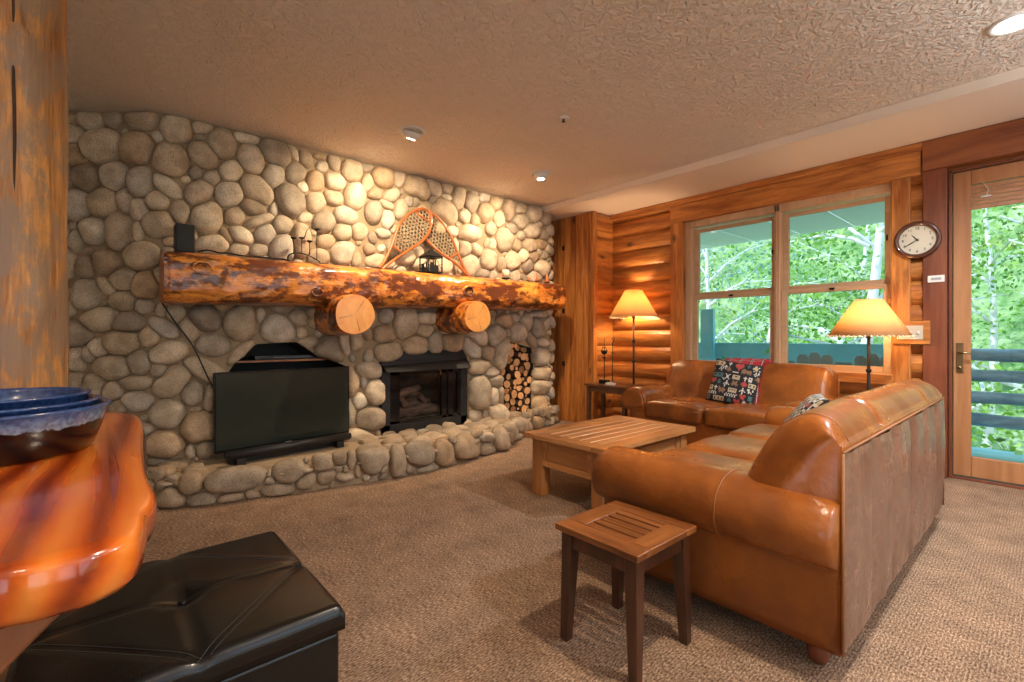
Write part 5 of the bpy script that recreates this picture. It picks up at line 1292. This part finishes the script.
def hand(L_h, w, a, y):
    q = MB(); d = Vector((math.sin(a), 0, math.cos(a))); s_ = Vector((d.z, 0, -d.x))
    P_ = [-d*.015-s_*w*.5, -d*.015+s_*w*.5, d*L_h*.5+s_*w, d*L_h+s_*.0008, d*L_h-s_*.0008, d*L_h*.5-s_*w]
    q.loft([[p+Vector((0, y, 0)) for p in P_], [p+Vector((0, y-.0015, 0)) for p in P_]]); return q
hand(.062, .0045, math.radians(320), -.009).build('hour_hand', M['black'], ck); hand(.088, .0035, math.radians(238), -.012).build('minute_hand', M['black'], ck)
q = MB(); q.loft([cring(.006, -.008), cring(.006, -.015)]); q.build('hub', M['black'], ck)
sw = thing('switch_plate', 'ivory three-gang light switch plate on a pine backing below the clock', 'light switch', (-.80, WY-.076, 1.183))
q = MB(); q.box(-.115, .13, -.014, 0, -.098, .098); q.build('backing_board', M['pine_x'], sw, bevel=.004)
q = MB(); q.box(-.085, .085, -.019, -.014, -.058, .058); po = q.build('plate', M['ivory'], sw, bevel=.002)
for x_ in (-.055, 0, .055):
    q = MB(); q.box(x_-.007, x_+.007, -.028, -.019, -.012, .012); q.build('toggle', M['white'], po, bevel=.002)
sg = thing('small_sign', 'small white rectangular notice on the dark red board below the clock', 'sign', (-.635, WY-.081, 1.622))
q = MB(); q.box(-.052, .052, -.008, 0, -.028, .028); q.build('plate', M['white'], sg, bevel=.002)
q = MB(); q.box(-.032, .032, -.0095, -.008, -.010, .010); q.build('printed_panel', mat('grey_print', (.35, .35, .33), .5), sg)

# ---------------------------------------------------------------- ceiling fittings
def downlight(i, x, y, w):
    lab = ['recessed white eyeball downlight in the ceiling above the television', 'recessed white eyeball downlight in the ceiling near the right end of the mantel', 'recessed white downlight at the top right corner of the ceiling', 'recessed downlight above the small side table', 'added unseen downlight above the stone corner at the left', 'added unseen downlight above the live-edge table end', 'added unseen downlight near the right wall', 'added unseen downlight toward the front wall', 'added unseen downlight in the front right of the room'][i]
    root = thing('downlight', lab, 'ceiling light', (x, y, CZ-.002))
    q = MB(); q.lathe((0, 0, 0), [(.112, 0), (.112, -.006), (.095, -.012), (.080, -.006), (.078, 0)], 32, cap=False); q.build('trim_ring', M['white'], root, smooth=True)
    rot = Matrix.Rotation(math.radians(0), 3, 'Y')
    q = MB()
    if i < 2:
        T = Matrix.Rotation(math.radians(-25 if i == 0 else 0), 3, 'Y')   # eyeball tips toward the stones
        prof = [(.076, -.002), (.072, -.030), (.055, -.055), (.040, -.060), (.038, -.045), (.001, -.04)]
        q.lathe((0, 0, 0), prof, 28); q.v = [tuple(T.inverted() @ Vector(v)) for v in q.v]; q.build('eyeball', M['white'], root, smooth=True)
        q = MB(); q.lathe((0, 0, -.060), [(.001, 0), (.034, 0), (.034, -.004), (.001, -.006)], 20); q.v = [tuple(T.inverted() @ Vector(v)) for v in q.v]; q.build('bulb', M['canbulb'], root)
    else:
        q.lathe((0, 0, -.004), [(.001, .0), (.08, .0), (.08, -.003), (.001, -.004)], 28); q.build('bulb', M['canbulb'], root)
    if w:
        tgt = (x-1.0, y, 0.9) if i < 2 else (x, y, 0)
        light('downlight_light', 'SPOT', (x, y, CZ-.085), w, (1, .76, .50) if i < 2 else (COOL if i in (2, 6) else CANW), .06, target=(WX, y, 1.75) if i < 2 else tgt, spot=2.2 if i < 2 else 2.7, blend=.8)
for i, ((x, y), w) in enumerate(zip(CANS, CAN_W)): downlight(i, x, y, w)
spk = thing('ceiling_sprinkler', 'small white sprinkler head with dark centre in the ceiling between the two eyeball lights', 'sprinkler', (-2.49, 2.70, CZ-.001))
q = MB(); q.lathe((0, 0, 0), [(.04, 0), (.04, -.006), (.025, -.012), (.001, -.012)], 24); q.build('escutcheon', M['white'], spk, smooth=True)
q = MB(); q.lathe((0, 0, -.012), [(.009, 0), (.007, -.015), (.001, -.016)], 12); q.lathe((0, 0, -.03), [(.001, 0), (.016, 0), (.016, -.002), (.001, -.002)], 16); q.tube([(-.008, 0, -.012), (-.006, 0, -.030)], .002, 4); q.tube([(.008, 0, -.012), (.006, 0, -.030)], .002, 4); q.build('deflector', M['black'], spk)

# ---------------------------------------------------------------- outside: deck, railing, trees
teal = mat('teal_painted_board', (.28, .74, .86), .5, var=.08)
tealp = mat('pale_teal_panel', (.86, .97, .94), .6)
greyrail = wood('blue_grey_log_rail', (.38, .52, .62), (.17, .26, .34), 'x', 7, .2, rough=.5, island=.1)
deckm = wood('teal_deck_boards', (.45, .85, .88), (.30, .65, .70), 'x', 7, .1, rough=.5, island=.2)
b = MB(); y = WY+.17
while y < 7.1: b.box(-7, 3.5, y, y+.135, -.12, -.06); y += .14
struct(b.build('deck_floor', deckm))
b = MB(); x = -7
while x < 3.4: b.box(x, x+.59, WY+.17, 6.95, 2.50, 2.52); x += .6
b.box(-7, 3.5, 6.95, 6.99, 2.50, 2.72)
struct(b.build('deck_roof', tealp))
def thing_box(name, label, cat, loc): return thing(name, label, cat, loc)
rl = thing('deck_railing', 'teal board railing of the deck seen through the double window', 'railing', (-3.4, 6.95, -.06))
for z0, z1 in ((.86, 1.12), (.50, .72), (.14, .36)):
    q = MB(); q.box(-3.5, 2.4, -.03, .03, z0, z1); q.build('board', teal, rl, bevel=.01)
for x_ in (-.02, -2.9):
    q = MB(); q.box(x_-.10, x_+.10, -.1, -.03, 0, 1.62 if x_ < 0 else 1.12); q.build('post', teal, rl, bevel=.01)
rl2 = thing('log_railing', 'blue-grey log deck railing of four round rails beyond the glazed door', 'railing', (.8, 6.95, -.06))
for z in (.962, .738, .514, .284):
    q = MB(); q.tube([(-1.6+.5*i, 0, z+.06+.008*math.sin(i*2+z*9)) for i in range(9)], [.066+.006*math.sin(i*1.7+z*5) for i in range(9)], 14); q.build('rail', greyrail, rl2, smooth=True)
for x_ in (-1.7, 2.3):
    q = MB(); q.tube([(x_, .02, 0), (x_, .02, 1.2)], .08, 14); q.build('post', greyrail, rl2, smooth=True)
q = MB(); q.box(-.42, .42, -.3, .3, 0, .02); dm = q.build('door_mat', mat('teal_ribbed_mat', (.05, .24, .30), .9, bump=1, bscale=60), None, loc=(.42, 6.35, -.059)); tag(dm, 'teal door mat lying on the deck outside the glazed door', 'door mat')
q = MB(); q.box(-.16, .16, -.12, .12, 0, .30); q.box(-.17, .17, -.13, .13, .30, .34); dm = q.build('deck_box', mat('dark_box', (.03, .035, .04), .7), None, bevel=.01, loc=(.98, 6.72, -.059)); tag(dm, 'dark box standing on the deck beyond the door mat at the right edge', 'box')
# patio chairs
def patio_chair(x, y, rz, label):
    root = thing('patio_chair', label, 'patio chair', (x, y, -.06), rz, None)
    m = mat('grey_patio_plastic', (.38, .44, .47), .5)
    for k in range(5):
        t = (k-2)/2; q = MB(); top = 1.03-.10*t*t; q.loft([[(t*.20-.048, .18, .42), (t*.20+.048, .18, .42), (t*.20+.048, .20, .42), (t*.20-.048, .20, .42)], [(t*.23-.056, .28, top-.04), (t*.23+.056, .28, top-.04), (t*.23+.056, .30, top-.04), (t*.23-.056, .30, top-.04)], [(t*.23-.03, .285, top), (t*.23+.03, .285, top), (t*.23+.03, .305, top), (t*.23-.03, .305, top)]]); q.build('back_slat', m, root)
    for k in range(4):
        q = MB(); q.box(-.24, .24, -.25+.11*k, -.15+.11*k, .40, .425); q.build('seat_slat', m, root)
    for sx_ in (-1, 1):
        q = MB(); q.box(sx_*.26-.04, sx_*.26+.04, -.28, .24, .60, .62); q.build('armrest', m, root)
        for yy in (-.24, .20): 
            q = MB(); q.box(sx_*.26-.02, sx_*.26+.02, yy-.03, yy+.03, 0, .60); q.build('leg', m, root)
patio_chair(-1.83, 6.35, PI+.2, 'left grey slatted patio chair on the deck seen low in the right window pane')
patio_chair(-1.20, 6.38, PI-.15, 'right grey slatted patio chair on the deck, beside the other one')

# hillside
def hill_mat():
    m, t, N, L, b_ = nt('summer_hillside'); tc = N.new('ShaderNodeTexCoord')
    n = N.new('ShaderNodeTexNoise'); n.inputs['Scale'].default_value = .9; n.inputs['Detail'].default_value = 10; n.inputs['Roughness'].default_value = .8; L.new(tc.outputs['Object'], n.inputs[0])
    L.new(ramp(N, L, n.outputs[0], [(.3, (.03, .08, .03)), (.45, (.12, .26, .07)), (.55, (.28, .42, .16)), (.66, (.45, .50, .36)), (.78, (.5, .47, .38))]), b_.inputs['Base Color']); b_.inputs['Roughness'].default_value = 1; return m
b = MB(); nx, ny = 60, 40; vs = []
for i in range(nx+1):
    for j in range(ny+1):
        x = -40+80*i/nx; y = 8+34*j/ny; z = -3.5+(y-8)*.12+max(0, y-12)*.62+1.3*noise.noise(Vector((x*.15, y*.15, 0)))+.7*noise.noise(Vector((x*.6, y*.6, 3))); vs.append((x, y, z))
b.add(vs, [(i*(ny+1)+j, (i+1)*(ny+1)+j, (i+1)*(ny+1)+j+1, i*(ny+1)+j+1) for i in range(nx) for j in range(ny)]); struct(b.build('ground_hillside', hill_mat(), smooth=True))
def leaf_mat(name, c1, c2, c3):
    m, t, N, L, b_ = nt(name); geo = N.new('ShaderNodeNewGeometry'); N.remove(b_)
    c = ramp(N, L, geo.outputs['Random Per Island'], [(0, c1), (.5, c2), (1, c3)])
    d = N.new('ShaderNodeBsdfDiffuse'); tl = N.new('ShaderNodeBsdfTranslucent'); mx = N.new('ShaderNodeMixShader'); mx.inputs[0].default_value = .5
    L.new(c, d.inputs[0]); L.new(c, tl.inputs[0]); L.new(d.outputs[0], mx.inputs[1]); L.new(tl.outputs[0], mx.inputs[2]); L.new(mx.outputs[0], N['Material Output'].inputs[0]); return m
LM = [leaf_mat('bright_leaves', (.12, .32, .03), (.30, .55, .08), (.62, .80, .30)), leaf_mat('mid_leaves', (.06, .20, .04), (.18, .40, .08), (.50, .66, .30)), leaf_mat('silver_blue_leaves', (.16, .34, .30), (.34, .52, .48), (.72, .84, .80))]
birch = mat('white_birch_bark', (.80, .82, .80), .6, var=.2)
r3 = random.Random(21)
def tree(x, y, z0, h, crown, nleaf, lm, label, branches=9, lean=0, tr=.09, ls=.09, group=None, cz0=.25):
    root = thing('birch_tree', label, 'tree', (x, y, z0), 0, group)
    pts = [Vector((lean*t*t+.12*math.sin(t*5+x), .1*math.sin(t*4+y), h*t)) for t in [i/10 for i in range(11)]]
    q = MB(); q.tube(pts, [tr*(1-.8*i/10) for i in range(11)], 8); q.build('trunk', birch, root, smooth=True)
    tips = []
    for k in range(branches):
        t = r3.uniform(cz0, .95); i = int(t*10); p = pts[i].lerp(pts[min(10, i+1)], t*10-i); a = r3.uniform(0, 2*PI); L_b = crown*r3.uniform(.6, 1.05)*(1.15-t*.6); up = r3.uniform(.1, .7)
        bp_ = [p+Vector((math.cos(a)*L_b*s, math.sin(a)*L_b*s, L_b*(up*s+.12*math.sin(s*4)))) for s in (0, .25, .5, .75, 1)]
        q = MB(); r0 = tr*(1-.75*t)*.6; q.tube(bp_, [r0, r0*.8, r0*.6, r0*.4, r0*.2], 6)
        for s_ in range(3):
            c = bp_[1+s_]; a2 = a+r3.choice((-1, 1))*r3.uniform(.4, 1); q.tube([c, c+Vector((math.cos(a2), math.sin(a2), r3.uniform(.1, .8)))*L_b*.4], [r0*.45, r0*.12], 5); tips.append(c+Vector((math.cos(a2), math.sin(a2), .4))*L_b*.35)
        q.build('branch', birch, root, smooth=True); tips += bp_[1:]
    q = MB()
    for k in range(nleaf):
        c = r3.choice(tips); p = c+Vector((r3.gauss(0, 1), r3.gauss(0, 1), r3.gauss(0, .8)))*crown*.17; s_ = ls*r3.uniform(.5, 1.2)
        u = Vector((r3.gauss(0, 1), r3.gauss(0, 1), r3.gauss(0, 1))).normalized(); v = u.orthogonal().normalized(); v = (Matrix.Rotation(r3.uniform(0, 6), 3, u) @ v)
        q.add([p-u*s_*.5, p+v*s_*.32, p+u*s_*.5, p-v*s_*.32], [(0, 1, 2, 3)])
    q.build('foliage', lm, root)
tree(-2.05, 9.2, -2.6, 7.6, 2.1, 3400, LM[0], 'white-barked tree with bright green leaves centred in the right window', 16, .3, .13)
tree(.25, 9.6, -2.6, 7.8, 1.9, 3000, LM[0], 'white-barked tree with spreading branches seen through the glazed door', 16, .25, .13)
tree(-5.0, 10.5, -2.6, 7.4, 2.1, 3200, LM[2], 'silvery blue-green leafed tree at the left of the left window', 12, -.3, .09)
tree(-3.7, 9.9, -2.6, 6.9, 1.7, 2200, LM[0], 'slender bright green tree in the right part of the left window', 12, .5, .07)
tree(1.9, 10.5, -2.6, 7.6, 2.2, 2800, LM[1], 'mid green tree beyond the right edge of the glazed door', 12, .2, .09)
tree(-.8, 11.5, -2.4, 7.4, 2.2, 2600, LM[1], 'mid green tree farther back, between the right window and the door views', 12, 0, .08)
tree(-2.9, 13.0, -2.2, 8.4, 2.6, 3000, LM[1], 'darker tree farther back, behind the two windows', 12, .2, .09, ls=.12)
tree(-7.6, 13.5, -2.2, 8.2, 2.6, 2600, LM[1], 'green tree farther back at the far left of the window view', 10, .2, .09, ls=.12)
tree(1.6, 14.0, -2.0, 8.8, 2.7, 2800, LM[0], 'bright tree farther back behind the door view', 12, .2, .09, ls=.12)
def bush(x, y, z0, r, lm, label):
    root = thing('shrub', label, 'shrub', (x, y, z0)); q = MB(); tips = []
    for k in range(9):
        a = r3.uniform(0, 2*PI); e_ = Vector((math.cos(a)*r*.7, math.sin(a)*r*.7, r*r3.uniform(.8, 1.7))); q.tube([(0, 0, 0), e_*.5+Vector((0, 0, .1)), e_], [.03, .02, .006], 5); tips += [e_, e_*.6]
    q.build('stems', birch, root, smooth=True); q = MB()
    for k in range(1100):
        c = r3.choice(tips); p = c+Vector((r3.gauss(0, 1), r3.gauss(0, 1), r3.gauss(0, 1)))*r*.32; s_ = .11*r3.uniform(.5, 1.2); u = Vector((r3.gauss(0, 1), r3.gauss(0, 1), r3.gauss(0, 1))).normalized(); v = u.orthogonal().normalized(); q.add([p-u*s_*.5, p+v*s_*.32, p+u*s_*.5, p-v*s_*.32], [(0, 1, 2, 3)])
    q.build('foliage', lm, root)
for i, (x, y, z, r, k, l) in enumerate([(-4.6, 8.9, -2.2, 1.5, 1, 'low green shrub below the left window view'), (-2.9, 9.2, -2.2, 1.5, 0, 'bright low shrub between the two window views'), (-1.2, 9.0, -2.2, 1.5, 1, 'green shrub below the right window view'), (.5, 8.8, -2.3, 1.5, 0, 'bright low shrub behind the log railing, left of the door view'), (1.8, 9.0, -2.3, 1.5, 1, 'green shrub behind the log railing at the right edge'), (-6.4, 10.5, -2.4, 1.6, 2, 'silvery shrub at the far left of the window view')]):
    bush(x, y, z, r, LM[k], l)
